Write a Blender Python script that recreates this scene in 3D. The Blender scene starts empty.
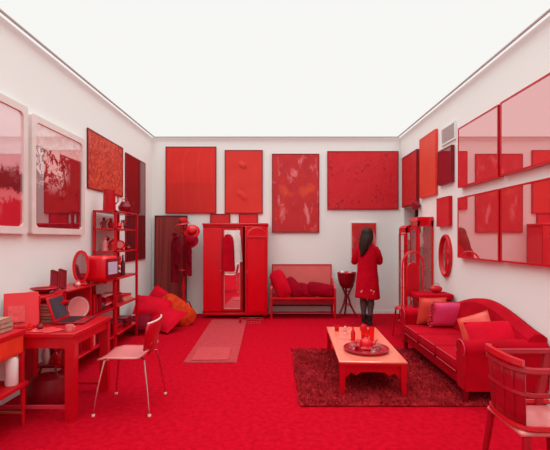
import bpy, bmesh, math, random
from mathutils import Vector, Matrix, Euler, noise as mnoise
random.seed(7)
R = math.radians
scn = bpy.context.scene
C = scn.collection

# ------------------------------------------------------------------ camera, world, exposure
EYE = 1.435
cam_d = bpy.data.cameras.new('camera')
cam_d.sensor_width = 36.0
cam_d.lens = 36.0 * 400 / 550
cam_d.shift_x = -2.0 / 550
cam_d.shift_y = 13.0 / 550
cam_d.clip_start = 0.05
cam = bpy.data.objects.new('camera', cam_d)
cam.location = (0, 0, EYE)
cam.rotation_euler = (R(90), 0, 0)
C.objects.link(cam)
scn.camera = cam
w = bpy.data.worlds.new('world'); scn.world = w; w.use_nodes = True
w.node_tree.nodes['Background'].inputs[0].default_value = (0.9, 0.92, 1, 1)
w.node_tree.nodes['Background'].inputs[1].default_value = 0.15
vs = scn.view_settings
vs.view_transform = 'Standard'; vs.look = 'None'; vs.gamma = 1; vs.use_curve_mapping = False
vs.exposure = 0.0
# the room's light: a luminous stretch ceiling, plus an added area lamp beneath it, tinted against the red bounce
CEIL_LIGHT = 0.93
CEIL_COLOR = (1.0, 0.995, 0.965)
la = bpy.data.lights.new('added_ceiling_fill', 'AREA'); la.shape = 'RECTANGLE'; la.size = 4.6; la.size_y = 9.9
la.energy = 180; la.color = (.74, 1.0, .98); la.spread = R(125)
lo = bpy.data.objects.new('added_ceiling_fill', la); lo.location = (-.0175, 2.6, 3.325); C.objects.link(lo)

# ------------------------------------------------------------------ materials
def mat(name, col, rough=0.5, var=0.0, scale=8.0, bump=0.0, bscale=None, coat=0.0, sheen=0.0,
        metal=0.0, spec=0.5, col2=None, stretch=None):
    m = bpy.data.materials.new(name); m.use_nodes = True
    nt = m.node_tree; b = nt.nodes['Principled BSDF']
    b.inputs['Base Color'].default_value = (*col, 1)
    b.inputs['Roughness'].default_value = rough
    b.inputs['Metallic'].default_value = metal
    b.inputs['Specular IOR Level'].default_value = spec
    b.inputs['Coat Weight'].default_value = coat
    b.inputs['Coat Roughness'].default_value = 0.08
    if sheen:
        b.inputs['Sheen Weight'].default_value = sheen
        b.inputs['Sheen Tint'].default_value = (1, .35, .4, 1)
    tc = nt.nodes.new('ShaderNodeTexCoord')
    src = tc.outputs['Object']
    if stretch:
        mp = nt.nodes.new('ShaderNodeMapping'); mp.inputs['Scale'].default_value = stretch
        nt.links.new(src, mp.inputs['Vector']); src = mp.outputs[0]
    if var or col2:
        n = nt.nodes.new('ShaderNodeTexNoise'); n.inputs['Scale'].default_value = scale
        n.inputs['Detail'].default_value = 5
        nt.links.new(src, n.inputs['Vector'])
        r = nt.nodes.new('ShaderNodeValToRGB')
        c2 = col2 or tuple(min(1, c * (1 + var)) for c in col)
        c1 = col if col2 else tuple(c * (1 - var) for c in col)
        r.color_ramp.elements[0].color = (*c1, 1); r.color_ramp.elements[0].position = .35
        r.color_ramp.elements[1].color = (*c2, 1); r.color_ramp.elements[1].position = .65
        nt.links.new(n.outputs['Fac'], r.inputs[0]); nt.links.new(r.outputs[0], b.inputs['Base Color'])
    if bump:
        n2 = nt.nodes.new('ShaderNodeTexNoise'); n2.inputs['Scale'].default_value = bscale or scale * 4
        n2.inputs['Detail'].default_value = 6
        nt.links.new(src, n2.inputs['Vector'])
        bp = nt.nodes.new('ShaderNodeBump'); bp.inputs['Strength'].default_value = bump
        bp.inputs['Distance'].default_value = 0.02
        nt.links.new(n2.outputs['Fac'], bp.inputs['Height']); nt.links.new(bp.outputs[0], b.inputs['Normal'])
    return m

def glazed(name, col, refl=0.45, tint=(1, .93, .93), rough=0.01, builder=None):
    """a print behind reflective glazing: diffuse print under a mirror-like pane"""
    m = bpy.data.materials.new(name); m.use_nodes = True
    nt = m.node_tree; nt.nodes.clear()
    out = nt.nodes.new('ShaderNodeOutputMaterial'); mix = nt.nodes.new('ShaderNodeMixShader')
    d = nt.nodes.new('ShaderNodeBsdfDiffuse'); g = nt.nodes.new('ShaderNodeBsdfGlossy')
    d.inputs[0].default_value = (*col, 1); g.inputs[0].default_value = (*tint, 1); g.inputs['Roughness'].default_value = rough
    mix.inputs[0].default_value = refl
    nt.links.new(d.outputs[0], mix.inputs[1]); nt.links.new(g.outputs[0], mix.inputs[2]); nt.links.new(mix.outputs[0], out.inputs[0])
    if builder: nt.links.new(builder(nt), d.inputs[0])
    return m

M = {}
M['wall'] = mat('wall_paint', (.865, .855, .83), .85, bump=.03, bscale=60)
M['trimw'] = mat('white_trim', (.82, .81, .80), .5)
M['alu'] = mat('aluminium_profile', (.55, .54, .53), .6)
M['carpet'] = mat('red_carpet', (.47, .001, .010), .95, scale=22, bump=.5, bscale=260, spec=.03, col2=(.58, .003, .016))
M['red'] = mat('red_paint', (.56, .002, .010), .3, var=.08, scale=6, spec=.35)
M['redmatt'] = mat('red_matt_paint', (.56, .002, .010), .55, var=.08, scale=9, spec=.2)
M['bright'] = mat('bright_red_lacquer', (.72, .001, .010), .25, var=.05, scale=5, spec=.4)
M['dark'] = mat('dark_red_paint', (.24, .002, .010), .4, var=.15, scale=7, spec=.3)
M['deep'] = mat('deep_maroon', (.10, .004, .010), .45, var=.2)
M['orange'] = mat('orange_red_paint', (.78, .035, .015), .4, var=.08)
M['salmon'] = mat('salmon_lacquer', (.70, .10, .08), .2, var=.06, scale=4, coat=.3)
M['salmon_matt'] = mat('salmon_paint', (.80, .15, .14), .4, var=.04, coat=.1)
M['pinkseat'] = mat('pink_seat_with_glare', (.70, .18, .18), .25, var=.04, coat=.2)  # on the red shell chair, this pink paints in the seat's grazing glare
M['shell'] = mat('red_plywood_shell', (.56, .002, .012), .35, spec=.4)
M['sofa'] = mat('red_sofa_cloth', (.46, .0, .010), .9, var=.12, scale=5, bump=.12, bscale=200, spec=.1)
M['velvet'] = mat('red_velvet', (.31, .0, .012), .9, var=.15, scale=7, bump=.15, bscale=60, spec=.1)
M['velvet_dark'] = mat('dark_red_velvet', (.20, .002, .012), .9, var=.2, scale=9, bump=.2, bscale=60, spec=.1)
M['cush_bright'] = mat('bright_red_cushion_cloth', (.60, .001, .016), .85, var=.1, scale=7, bump=.15, bscale=70, spec=.1)
M['cush_orange'] = mat('orange_cushion_cloth', (.62, .05, .006), .75, scale=16, bump=.15, bscale=70, col2=(.52, .015, .004), spec=.1)
M['cush_pink'] = mat('magenta_satin', (.80, .045, .17), .5, var=.08, scale=9, sheen=.1)
M['cush_coral'] = mat('coral_satin', (.78, .075, .05), .5, var=.12, scale=9)
M['redgloss'] = mat('glossy_red_moulding', (.75, .02, .025), .15, coat=.5)
M['chairred'] = mat('deep_red_chair_paint', (.38, .002, .012), .35, var=.08, spec=.4)
M['labelred'] = mat('light_red_sheet', (.70, .03, .035), .5, var=.2, scale=40)
M['piping'] = mat('red_piping', (.60, .02, .045), .6)
M['rugdark'] = mat('dark_shag_wool', (.27, .010, .015), .95, scale=9, col2=(.40, .018, .024), spec=.0)
M['rugrose'] = mat('rose_flat_weave', (.44, .032, .042), .95, scale=30, col2=(.50, .045, .055), spec=.1, bump=.3, bscale=150)
M['rugrose2'] = mat('pale_rose_flat_weave', (.56, .06, .065), .95, scale=30, col2=(.48, .045, .055), spec=.1, bump=.3, bscale=150)
M['chrome'] = mat('steel', (.75, .55, .55), .2, metal=1)
M['black'] = mat('black_plastic', (.02, .012, .014), .3)
M['screen'] = mat('dark_screen', (.028, .03, .045), .12)
M['mirror'] = mat('mirror_glass', (.93, .90, .90), .02, metal=1)
M['paper'] = mat('old_paper', (.46, .22, .16), .8, var=.1, scale=40)
M['paperw'] = mat('pale_pink_paper', (.85, .60, .58), .7)
M['pinkc'] = mat('pink_ceramic', (.80, .22, .22), .25, coat=.6)
M['whitec'] = mat('off_white_ceramic', (.78, .62, .60), .3, coat=.5)
M['panelwood'] = mat('maroon_streaked_cloth', (.16, .008, .010), .6, scale=5, col2=(.36, .028, .018), stretch=(6, 1, .12))
M['hair'] = mat('dark_brown_hair', (.030, .011, .007), .6, var=.5, scale=30, stretch=(8, 8, 1), spec=.2)
M['skin'] = mat('skin', (.58, .30, .22), .5)
M['coat'] = mat('red_wool_coat', (.52, .001, .014), .9, var=.12, scale=8, bump=.2, bscale=120, spec=.1)
M['lace'] = mat('pale_hem_print', (.75, .30, .30), .8)
M['tights'] = mat('patterned_black_tights', (.018, .010, .012), .6, scale=60, col2=(.16, .07, .07))
M['boot'] = mat('black_leather', (.015, .010, .010), .35)
M['dresswhite'] = mat('white_shirt_cloth', (.80, .70, .68), .8, var=.05)
M['framepale'] = mat('pale_pink_frame', (.78, .64, .61), .35, var=.03, coat=.3)
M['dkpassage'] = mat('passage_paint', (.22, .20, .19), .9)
M['brass'] = mat('dull_brass', (.62, .22, .12), .3, metal=.8)
def trans(name, col, rough=.05):
    m = mat(name, col, rough); b = m.node_tree.nodes['Principled BSDF']
    b.inputs['Transmission Weight'].default_value = .92; b.inputs['IOR'].default_value = 1.12
    return m
M['redglass'] = trans('red_glass', (.95, .12, .12))
M['clear'] = trans('clear_glass', (1, .86, .86))
m = bpy.data.materials.new('luminous_ceiling'); m.use_nodes = True
nt = m.node_tree; nt.nodes.clear(); o_ = nt.nodes.new('ShaderNodeOutputMaterial'); e_ = nt.nodes.new('ShaderNodeEmission')
e_.inputs[0].default_value = (*CEIL_COLOR, 1); e_.inputs[1].default_value = CEIL_LIGHT
nt.links.new(e_.outputs[0], o_.inputs[0]); M['ceil'] = m
m = mat('tv_screen', (.45, .38, .5), .15); b_ = m.node_tree.nodes['Principled BSDF']
b_.inputs['Emission Color'].default_value = (.75, .55, .72, 1); b_.inputs['Emission Strength'].default_value = .08; M['tv'] = m

# --- prints and pictures
def N(nt, t, **kw):
    n = nt.nodes.new('ShaderNode' + t)
    for k, v in kw.items(): n.inputs[k].default_value = v
    return n
def ramp(nt, src, stops, interp='LINEAR'):
    r = nt.nodes.new('ShaderNodeValToRGB'); cr = r.color_ramp; cr.interpolation = interp
    while len(cr.elements) < len(stops): cr.elements.new(.5)
    for e, (p, c) in zip(cr.elements, stops): e.position = p; e.color = (*c, 1)
    nt.links.new(src, r.inputs[0]); return r.outputs[0]
def mixc(nt, f, a, b):
    m = nt.nodes.new('ShaderNodeMix'); m.data_type = 'RGBA'
    for s, k in ((f, 0), (a, 6), (b, 7)):
        if isinstance(s, tuple): m.inputs[k].default_value = (*s, 1)
        elif isinstance(s, float): m.inputs[k].default_value = s
        else: nt.links.new(s, m.inputs[k])
    return m.outputs[2]
def sep(nt):
    t = nt.nodes.new('ShaderNodeTexCoord'); s = nt.nodes.new('ShaderNodeSeparateXYZ')
    nt.links.new(t.outputs['Object'], s.inputs[0]); return t.outputs['Object'], s.outputs
def noise(nt, vec, scale, detail=5, rough=.55, dist=0.0):
    n = N(nt, 'TexNoise', Scale=scale, Detail=detail, Roughness=rough, Distortion=dist)
    nt.links.new(vec, n.inputs['Vector']); return n.outputs['Fac']
def mapping(nt, vec, sc=(1, 1, 1), loc=(0, 0, 0), rot=(0, 0, 0)):
    mp = nt.nodes.new('ShaderNodeMapping'); mp.inputs['Scale'].default_value = sc
    mp.inputs['Location'].default_value = loc; mp.inputs['Rotation'].default_value = rot
    nt.links.new(vec, mp.inputs[0]); return mp.outputs[0]
def maprange(nt, src, a, b):
    m = nt.nodes.new('ShaderNodeMapRange'); m.inputs[1].default_value = a; m.inputs[2].default_value = b
    nt.links.new(src, m.inputs[0]); return m.outputs[0]
def math_(nt, op, a, b):
    m = nt.nodes.new('ShaderNodeMath'); m.operation = op
    for k, s in enumerate((a, b)):
        if isinstance(s, (int, float)): m.inputs[k].default_value = s
        else: nt.links.new(s, m.inputs[k])
    return m.outputs[0]

def art_mat(name, builder, rough=.5, coat=.0):
    m = mat(name, (.5, 0, 0), rough, coat=coat, spec=.25)
    m.node_tree.links.new(builder(m.node_tree), m.node_tree.nodes['Principled BSDF'].inputs['Base Color'])
    return m
# picture panels have local origin at their bottom centre, x across, z up
def a_cloudy(nt):
    v, s = sep(nt)
    base = ramp(nt, noise(nt, v, 3.2, 4), [(.3, (.48, .02, .03)), (.7, (.62, .03, .03))])
    o = ramp(nt, noise(nt, mapping(nt, v, (1, 1, 1), (3, 0, 1)), 3.0, 2), [(.58, (0, 0, 0)), (.78, (.7, .7, .7))])
    base = mixc(nt, o, base, (.80, .10, .03))
    p = ramp(nt, noise(nt, mapping(nt, v, (2.2, 1, 1), (0, 0, 0), (0, .5, 0)), 2.6, 3, .6, .6), [(.57, (0, 0, 0)), (.70, (.7, .7, .7))])
    return mixc(nt, p, base, (.85, .28, .30))
def a_spots(nt):
    v, s = sep(nt)
    base = ramp(nt, noise(nt, v, 5, 3), [(.3, (.60, .012, .022)), (.7, (.66, .02, .03))])
    cl = ramp(nt, noise(nt, mapping(nt, v, (1, 1, 1.3), (1, 0, 0)), 2.6, 2), [(.45, (0, 0, 0)), (.6, (1, 1, 1))])
    vo = N(nt, 'TexNoise', Scale=22.0, Detail=2.0); nt.links.new(v, vo.inputs['Vector'])
    d = ramp(nt, vo.outputs['Fac'], [(.60, (0, 0, 0)), (.66, (1, 1, 1))])
    f = math_(nt, 'MULTIPLY', cl, d)
    return mixc(nt, f, base, (.22, .01, .02))
def a_arches(nt):
    v, s = sep(nt)
    base = ramp(nt, noise(nt, v, 2.5, 3), [(.3, (.66, .018, .014)), (.7, (.74, .025, .018))])
    wv = N(nt, 'TexWave', Scale=1.1, Distortion=5.0, Detail=1.0); nt.links.new(v, wv.inputs['Vector'])
    l = ramp(nt, wv.outputs['Fac'], [(.93, (0, 0, 0)), (1, (.12, .12, .12))])
    base = mixc(nt, l, base, (.85, .10, .06))
    low = ramp(nt, maprange(nt, s[2], .55, .60), [(0, (1, 1, 1)), (1, (0, 0, 0))])
    f = math_(nt, 'MULTIPLY', low, .28)
    return mixc(nt, f, base, (.40, .02, .02))
def a_speck(nt):
    v, s = sep(nt)
    return ramp(nt, noise(nt, v, 26, 4, .7), [(.35, (.34, .012, .012)), (.52, (.62, .05, .025)), (.68, (.80, .14, .08))])
def a_plainred(nt):
    v, s = sep(nt)
    return ramp(nt, noise(nt, v, 4, 3), [(.3, (.60, .012, .02)), (.7, (.70, .02, .03))])
def a_plainorange(nt):
    v, s = sep(nt)
    return ramp(nt, noise(nt, v, 3, 3), [(.3, (.72, .05, .03)), (.7, (.78, .07, .04))])
def a_rect(nt):
    v, s = sep(nt)
    base = ramp(nt, noise(nt, v, 12, 4), [(.3, (.50, .015, .02)), (.7, (.62, .03, .03))])
    return base
def a_relief(nt):
    v, s = sep(nt)
    return ramp(nt, noise(nt, v, 3, 3), [(.3, (.68, .03, .022)), (.7, (.74, .04, .03))])
M['a_cloudy'] = art_mat('cloudy_print', a_cloudy); M['a_spots'] = art_mat('spotted_canvas', a_spots)
M['a_arches'] = art_mat('arch_canvas', a_arches); M['a_speck'] = art_mat('speckled_canvas', a_speck)
M['a_red'] = art_mat('plain_red_canvas', a_plainred); M['a_orange'] = art_mat('plain_orange_canvas', a_plainorange)
M['a_rect'] = art_mat('mottled_red_canvas', a_rect); M['a_relief'] = art_mat('relief_canvas', a_relief)
def g_foliage(nt):
    v, s = sep(nt)
    base = ramp(nt, noise(nt, v, 7, 5), [(.3, (.12, .004, .010)), (.7, (.30, .008, .02))])
    f = ramp(nt, noise(nt, v, 9, 8, .75, .8), [(.49, (0, 0, 0)), (.53, (1, 1, 1))])
    # foliage gathered in the upper half away from the right edge
    g = math_(nt, 'MULTIPLY', f, ramp(nt, maprange(nt, s[2], .40, .62), [(0, (0, 0, 0)), (1, (1, 1, 1))]))
    g = math_(nt, 'MULTIPLY', g, ramp(nt, maprange(nt, s[0], .02, .22), [(0, (1, 1, 1)), (1, (0, 0, 0))]))
    base = mixc(nt, g, base, (.85, .62, .60))
    top = ramp(nt, maprange(nt, s[2], .86, .875), [(0, (0, 0, 0)), (1, (1, 1, 1))])  # pale upper band paints the wall's reflection into the print
    refl_band = ramp(nt, noise(nt, mapping(nt, v, (1, 1, 1), (0, 0, 2)), 11, 8, .8, 1.5), [(.44, (.75, .44, .44)), (.56, (.85, .62, .60))])
    return mixc(nt, top, base, refl_band)
def g_land(nt):
    v, s = sep(nt)
    z = math_(nt, 'ADD', s[2], math_(nt, 'MULTIPLY', math_(nt, 'SUBTRACT', noise(nt, v, 5, 6, .7), .5), .38))
    return ramp(nt, z, [(0, (.60, .01, .03)), (.27, (.62, .01, .03)), (.30, (.78, .22, .25)), (.37, (.70, .16, .18)), (.39, (.06, .004, .01)), (.56, (.10, .008, .015)), (.60, (.78, .42, .46)), (1, (.82, .52, .54))])
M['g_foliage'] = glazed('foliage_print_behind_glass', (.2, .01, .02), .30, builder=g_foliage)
M['g_land'] = glazed('landscape_print_behind_glass', (.2, .01, .02), .34, builder=g_land)
M['g_red'] = glazed('red_panel_behind_glass', (.66, .03, .04), .52, tint=(1, .86, .86))
M['g_dark'] = glazed('dark_red_panel_behind_glass', (.14, .006, .012), .28, tint=(1, .80, .80), rough=.05)
M['g_darkn'] = glazed('dark_net_panel_behind_glass', (.22, .01, .02), .22, rough=.05)
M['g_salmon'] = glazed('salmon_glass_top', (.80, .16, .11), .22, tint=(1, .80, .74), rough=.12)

# ------------------------------------------------------------------ mesh helpers
class B:
    def __init__(s): s.bm = bmesh.new()
    def _x(s, vs_, mtx):
        if mtx is not None: bmesh.ops.transform(s.bm, matrix=mtx, verts=vs_)
        return s
    def box(s, lo, hi, bev=0.0, rot=None, seg=1, mtx=None):
        c = [(a + b) / 2 for a, b in zip(lo, hi)]; d = [abs(b - a) for a, b in zip(lo, hi)]
        r = bmesh.ops.create_cube(s.bm, size=1); v = r['verts']
        bmesh.ops.scale(s.bm, vec=d, verts=v)
        if bev:
            e = list({e for x in v for e in x.link_edges})
            q = bmesh.ops.bevel(s.bm, geom=e, offset=min(bev, min(d) * .49), segments=seg, affect='EDGES', profile=.5)
            v = list({x for f in q['faces'] for x in f.verts} | {x for x in v if x.is_valid})
        m_ = Matrix.Translation(c)
        if rot: m_ = m_ @ Euler(rot).to_matrix().to_4x4()
        if mtx is not None: m_ = mtx @ m_
        bmesh.ops.transform(s.bm, matrix=m_, verts=v); return s
    def rod(s, p, q, r0, r1=None, seg=10, cap=True):
        p, q = Vector(p), Vector(q); r1 = r0 if r1 is None else r1; d = q - p
        res = bmesh.ops.create_cone(s.bm, cap_ends=cap, segments=seg, radius1=r0, radius2=r1, depth=d.length)
        m_ = Matrix.Translation((p + q) / 2) @ d.to_track_quat('Z', 'Y').to_matrix().to_4x4()
        return s._x(res['verts'], m_)
    def beam(s, p, q, wx, wy, up=(0, 0, 1)):
        """square bar from p to q"""
        p, q = Vector(p), Vector(q); d = (q - p); L = d.length; d.normalize()
        u = Vector(up)
        if abs(d.dot(u)) > .95: u = Vector((0, 1, 0))
        x = d.cross(u).normalized(); y = x.cross(d)
        m_ = Matrix((x, y, d)).transposed().to_4x4(); m_.translation = (p + q) / 2
        r = bmesh.ops.create_cube(s.bm, size=1); bmesh.ops.scale(s.bm, vec=(wx, wy, L), verts=r['verts'])
        return s._x(r['verts'], m_)
    def tube(s, pts, r, seg=8, closed=False):
        pts = [Vector(p) for p in pts]; n = len(pts); rings = []
        rr = r if isinstance(r, (list, tuple)) else [r] * n
        prev = None
        for i, p in enumerate(pts):
            a = pts[(i - 1) % n] if (closed or i) else p; b = pts[(i + 1) % n] if (closed or i < n - 1) else p
            d = (b - a).normalized()
            if prev is None:
                x = d.orthogonal().normalized()
            else:
                x = (prev - d * prev.dot(d)).normalized()
            prev = x; y = d.cross(x)
            rings.append([s.bm.verts.new(p + (x * math.cos(t) + y * math.sin(t)) * rr[i]) for t in [2 * math.pi * k / seg for k in range(seg)]])
        for i in range(n if closed else n - 1):
            A, Bq = rings[i], rings[(i + 1) % n]
            for k in range(seg): s.bm.faces.new((A[k], A[(k + 1) % seg], Bq[(k + 1) % seg], Bq[k]))
        if not closed: s.bm.faces.new(rings[0][::-1]); s.bm.faces.new(rings[-1])
        return s
    def lathe(s, prof, c=(0, 0, 0), seg=20, sx=1, sy=1, mtx=None):
        rings = []; allv = []
        for r, z in prof:
            if r < 1e-5: v = [s.bm.verts.new((0, 0, z))]
            else: v = [s.bm.verts.new((r * math.cos(2 * math.pi * k / seg) * sx, r * math.sin(2 * math.pi * k / seg) * sy, z)) for k in range(seg)]
            rings.append(v); allv += v
        for A, Bq in zip(rings, rings[1:]):
            for k in range(seg):
                k2 = (k + 1) % seg
                f = [A[k % len(A)], A[k2 % len(A)], Bq[k2 % len(Bq)], Bq[k % len(Bq)]]
                u = []
                for x in f:
                    if x not in u: u.append(x)
                if len(u) > 2:
                    try: s.bm.faces.new(u)
                    except ValueError: pass
        for rg, fl in ((rings[0], True), (rings[-1], False)):
            if len(rg) > 2: s.bm.faces.new(rg[::-1] if fl else rg)
        m_ = Matrix.Translation(c)
        if mtx is not None: m_ = m_ @ mtx
        return s._x(allv, m_)
    def ball(s, c, r, sc=(1, 1, 1), seg=16, rot=None):
        res = bmesh.ops.create_uvsphere(s.bm, u_segments=seg, v_segments=max(6, seg // 2), radius=r)
        m_ = Matrix.Translation(c)
        if rot: m_ = m_ @ Euler(rot).to_matrix().to_4x4()
        return s._x(res['verts'], m_ @ Matrix.Diagonal((*sc, 1)))
    def prism(s, poly, t0, t1, axis='y'):
        """polygon in the plane across `axis`, extruded from t0 to t1"""
        def P(a, b, t): return {'y': (a, t, b), 'x': (t, a, b), 'z': (a, b, t)}[axis]
        A = [s.bm.verts.new(P(a, b, t0)) for a, b in poly]; Bq = [s.bm.verts.new(P(a, b, t1)) for a, b in poly]
        n = len(poly)
        for k in range(n): s.bm.faces.new((A[k], A[(k + 1) % n], Bq[(k + 1) % n], Bq[k]))
        s.bm.faces.new(A[::-1]); s.bm.faces.new(Bq); return s
    def ring(s, outer, inner, t0, t1):
        """frame between two closed outlines of equal length, in xz, t along y"""
        n = len(outer)
        v = [[s.bm.verts.new((a, t, b)) for a, b in L] for L in (outer, inner) for t in (t0, t1)]
        o0, o1, i0, i1 = v
        for k in range(n):
            j = (k + 1) % n
            s.bm.faces.new((o0[k], o0[j], o1[j], o1[k])); s.bm.faces.new((i0[j], i0[k], i1[k], i1[j]))
            s.bm.faces.new((o0[j], o0[k], i0[k], i0[j])); s.bm.faces.new((o1[k], o1[j], i1[j], i1[k]))
        return s
    def grid(s, fn, nu, nv, closed_u=False):
        V = [[s.bm.verts.new(fn(i / nu, j / nv)) for j in range(nv + 1)] for i in range(nu + (0 if closed_u else 1))]
        for i in range(nu):
            for j in range(nv):
                a = V[i]; b = V[(i + 1) % len(V)]
                s.bm.faces.new((a[j], b[j], b[j + 1], a[j + 1]))
        return s
    def make(s, name, m_, parent=None, loc=None, rot=None, smooth=True, thick=0):
        bmesh.ops.recalc_face_normals(s.bm, faces=s.bm.faces)
        me = bpy.data.meshes.new(name); s.bm.to_mesh(me); s.bm.free()
        if smooth:
            for p in me.polygons: p.use_smooth = True
            try: me.set_sharp_from_angle(angle=R(40))
            except Exception: pass
        me.materials.append(M[m_] if isinstance(m_, str) else m_)
        o = bpy.data.objects.new(name, me); C.objects.link(o)
        if parent: o.parent = parent
        if loc is not None: o.location = loc
        if rot is not None: o.rotation_euler = rot
        if thick:
            md = o.modifiers.new('solid', 'SOLIDIFY'); md.thickness = thick; md.offset = 0
        return o

def tag(o, label, cat, group=None, kind=None):
    o['label'] = label; o['category'] = cat
    if group: o['group'] = group
    if kind: o['kind'] = kind
    return o
def T(name, label, cat, loc=(0, 0, 0), rz=0.0, group=None, rot=None):
    o = bpy.data.objects.new(name, None); C.objects.link(o); o.empty_display_size = .1
    o.location = loc; o.rotation_euler = rot or (0, 0, rz)
    return tag(o, label, cat, group)
def S(name, b, m_, smooth=False):
    o = b.make(name, m_, smooth=smooth); o['kind'] = 'structure'; return o
def copy_tree(o, parent=None):
    c = o.copy(); C.objects.link(c)
    if parent: c.parent = parent
    for ch in o.children: copy_tree(ch, c)
    return c

# ------------------------------------------------------------------ the room
XL, XR, YB, YF, H = -2.375, 2.34, 7.6, -2.4, 3.345
S('floor', B().box((XL - .1, YF - .1, -.1), (XR + .2, YB + .1, 0)), 'carpet')
S('wall_left', B().box((XL - .1, YF, 0), (XL, YB, H + .12)), 'wall')
S('wall_back', B().box((XL - .1, YB, 0), (XR + .2, YB + .1, H + .12)), 'wall')
S('wall_front', B().box((XL - .1, YF - .1, 0), (XR + .2, YF, H + .12)), 'wall')
D0, D1, DH = 6.62, 7.36, 1.985          # doorway in the right wall
S('wall_right', B().box((XR, YF, 0), (XR + .2, D0, H + .12)).box((XR, D1, 0), (XR + .2, YB, H + .12)).box((XR, D0, DH), (XR + .2, D1, H + .12)), 'wall')
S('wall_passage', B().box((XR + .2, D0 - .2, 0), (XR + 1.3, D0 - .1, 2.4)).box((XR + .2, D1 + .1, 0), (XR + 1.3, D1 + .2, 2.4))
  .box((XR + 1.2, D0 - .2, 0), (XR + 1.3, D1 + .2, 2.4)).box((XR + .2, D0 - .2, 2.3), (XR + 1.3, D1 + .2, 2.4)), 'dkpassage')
S('floor_passage', B().box((XR + .2, D0 - .2, -.1), (XR + 1.3, D1 + .2, 0)), 'carpet')
# luminous ceiling with a thin aluminium profile running round it a hand's breadth from the walls
S('ceiling', B().box((XL, YF, H), (XR, YB, H + .03)), 'ceil')
I0, I1 = .05, .072
S('trim_1', B().box((XL + I0, YF + I0, H - .014), (XL + I1, YB - I0, H)).box((XR - I1, YF + I0, H - .014), (XR - I0, YB - I0, H))
  .box((XL + I0, YB - I1, H - .014), (XR - I0, YB - I0, H)).box((XL + I0, YF + I0, H - .014), (XR - I0, YF + I1, H)), 'alu')
S('baseboard_back', B().box((XL, YB - .012, 0), (XR, YB, .05)), 'trimw')
S('baseboard_right', B().box((XR - .012, YF, 0), (XR, D0, .05)).box((XR - .012, D1, 0), (XR, YB, .05)), 'trimw')
S('baseboard_left', B().box((XL, YF, 0), (XL + .012, YB, .05)), 'trimw')

# ------------------------------------------------------------------ pictures
def rrect(x0, x1, z0, z1, r, n=5):
    out = []
    for cx, cz, a0 in ((x1 - r, z1 - r, 0), (x0 + r, z1 - r, 90), (x0 + r, z0 + r, 180), (x1 - r, z0 + r, 270)):
        for k in range(n + 1):
            a = R(a0 + 90 * k / n); out.append((cx + r * math.cos(a), cz + r * math.sin(a)))
    return out
def on_wall(side, a, z):
    if side == 'back': return (a, YB, z), 0
    if side == 'left': return (XL, a, z), R(90)      # local -y (front) turns towards +x
    return (XR, a, z), R(-90)
def picture(side, a0, a1, z0, z1, m_, label, name='framed_picture', cat='picture', depth=.035, fw=.015, fm='dark', recess=.004, rad=0, group=None, inner_r=0, part='canvas'):
    loc, rz = on_wall(side, (a0 + a1) / 2, z0)
    t = T(name, label, cat, loc, rz, group)
    W, Hh = (a1 - a0) / 2, z1 - z0
    if rad or inner_r:
        B().ring(rrect(-W, W, 0, Hh, max(rad, .002)), rrect(-W + fw, W - fw, fw, Hh - fw, inner_r), -depth, -.002).make('frame', fm, t)
        p = B().prism(rrect(-W + fw - .004, W - fw + .004, fw - .004, Hh - fw + .004, inner_r), -depth + recess, -.006).make(part, m_, t, smooth=False)
    else:
        o_ = [(-W, 0), (W, 0), (W, Hh), (-W, Hh)]; i_ = [(-W + fw, fw), (W - fw, fw), (W - fw, Hh - fw), (-W + fw, Hh - fw)]
        B().ring(o_, i_, -depth, -.002).make('frame', fm, t, smooth=False)
        p = B().box((-W + fw - .002, -depth + recess, fw - .002), (W - fw + .002, -.006, Hh - fw + .002)).make(part, m_, t, smooth=False)
    return t, p

# left wall
picture('left', 2.741, 3.740, 1.474, 2.654, 'g_land', 'glazed landscape print in a pale rounded frame, cut off by the left edge', depth=0.05, fw=.065, fm='framepale', recess=.015, rad=.025, inner_r=.05, part='glazed_print')
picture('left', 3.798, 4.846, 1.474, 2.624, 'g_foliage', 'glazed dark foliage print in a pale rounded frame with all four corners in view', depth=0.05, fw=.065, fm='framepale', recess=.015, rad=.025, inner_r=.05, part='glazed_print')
picture('left', 4.988, 6.128, 2.060, 2.813, 'a_speck', 'speckled orange-red canvas above the tall shelf rack on the left wall', depth=0.02)
picture('left', 6.242, 7.163, 1.063, 2.772, 'g_dark', 'tall dark maroon glossy panel on the left wall next to the corner', depth=0.022, part='glazed_panel')
# back wall
picture('back', -2.11, -1.15, 1.90, 3.165, 'a_arches', 'large plain red canvas with faint arches at the left end of the back wall')
t, p = picture('back', -.99, -.27, 1.90, 3.10, 'a_relief', 'orange-red canvas with two raised slashes, hung above the wardrobe')
def slash(parent, x, z, L, ang):
    b = B(); d = Vector((math.cos(ang), 0, math.sin(ang)))
    for k, off in enumerate((-.03, 0, .03)):
        n_ = Vector((-d.z, 0, d.x)) * off
        pts = [Vector((x, -.036, z)) + n_ + d * L * (s_ - .5) for s_ in (0, .25, .5, .75, 1)]
        b.tube(pts, [.004, .018 - abs(off) * .2, .024 - abs(off) * .2, .018 - abs(off) * .2, .004], 8)
    return b.make('raised_slash', 'orange', parent)
slash(t, -.02, .92, .19, R(-38)); slash(t, -.03, .35, .26, R(-42))
picture('back', -.095, .80, 1.54, 3.03, 'a_cloudy', 'tall red print with pink and orange cloudy streaks above the settee')
picture('back', .954, 2.30, 1.975, 3.08, 'a_spots', 'wide red canvas with small dark spots at the right end of the back wall')
picture('back', -1.267, -.884, 1.52, 1.893, 'a_rect', 'small red picture showing above the left half of the wardrobe', fw=.02)
picture('back', -.72, -.36, 1.52, 1.893, 'a_red', 'small red picture showing above the right half of the wardrobe', fw=.02)
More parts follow.
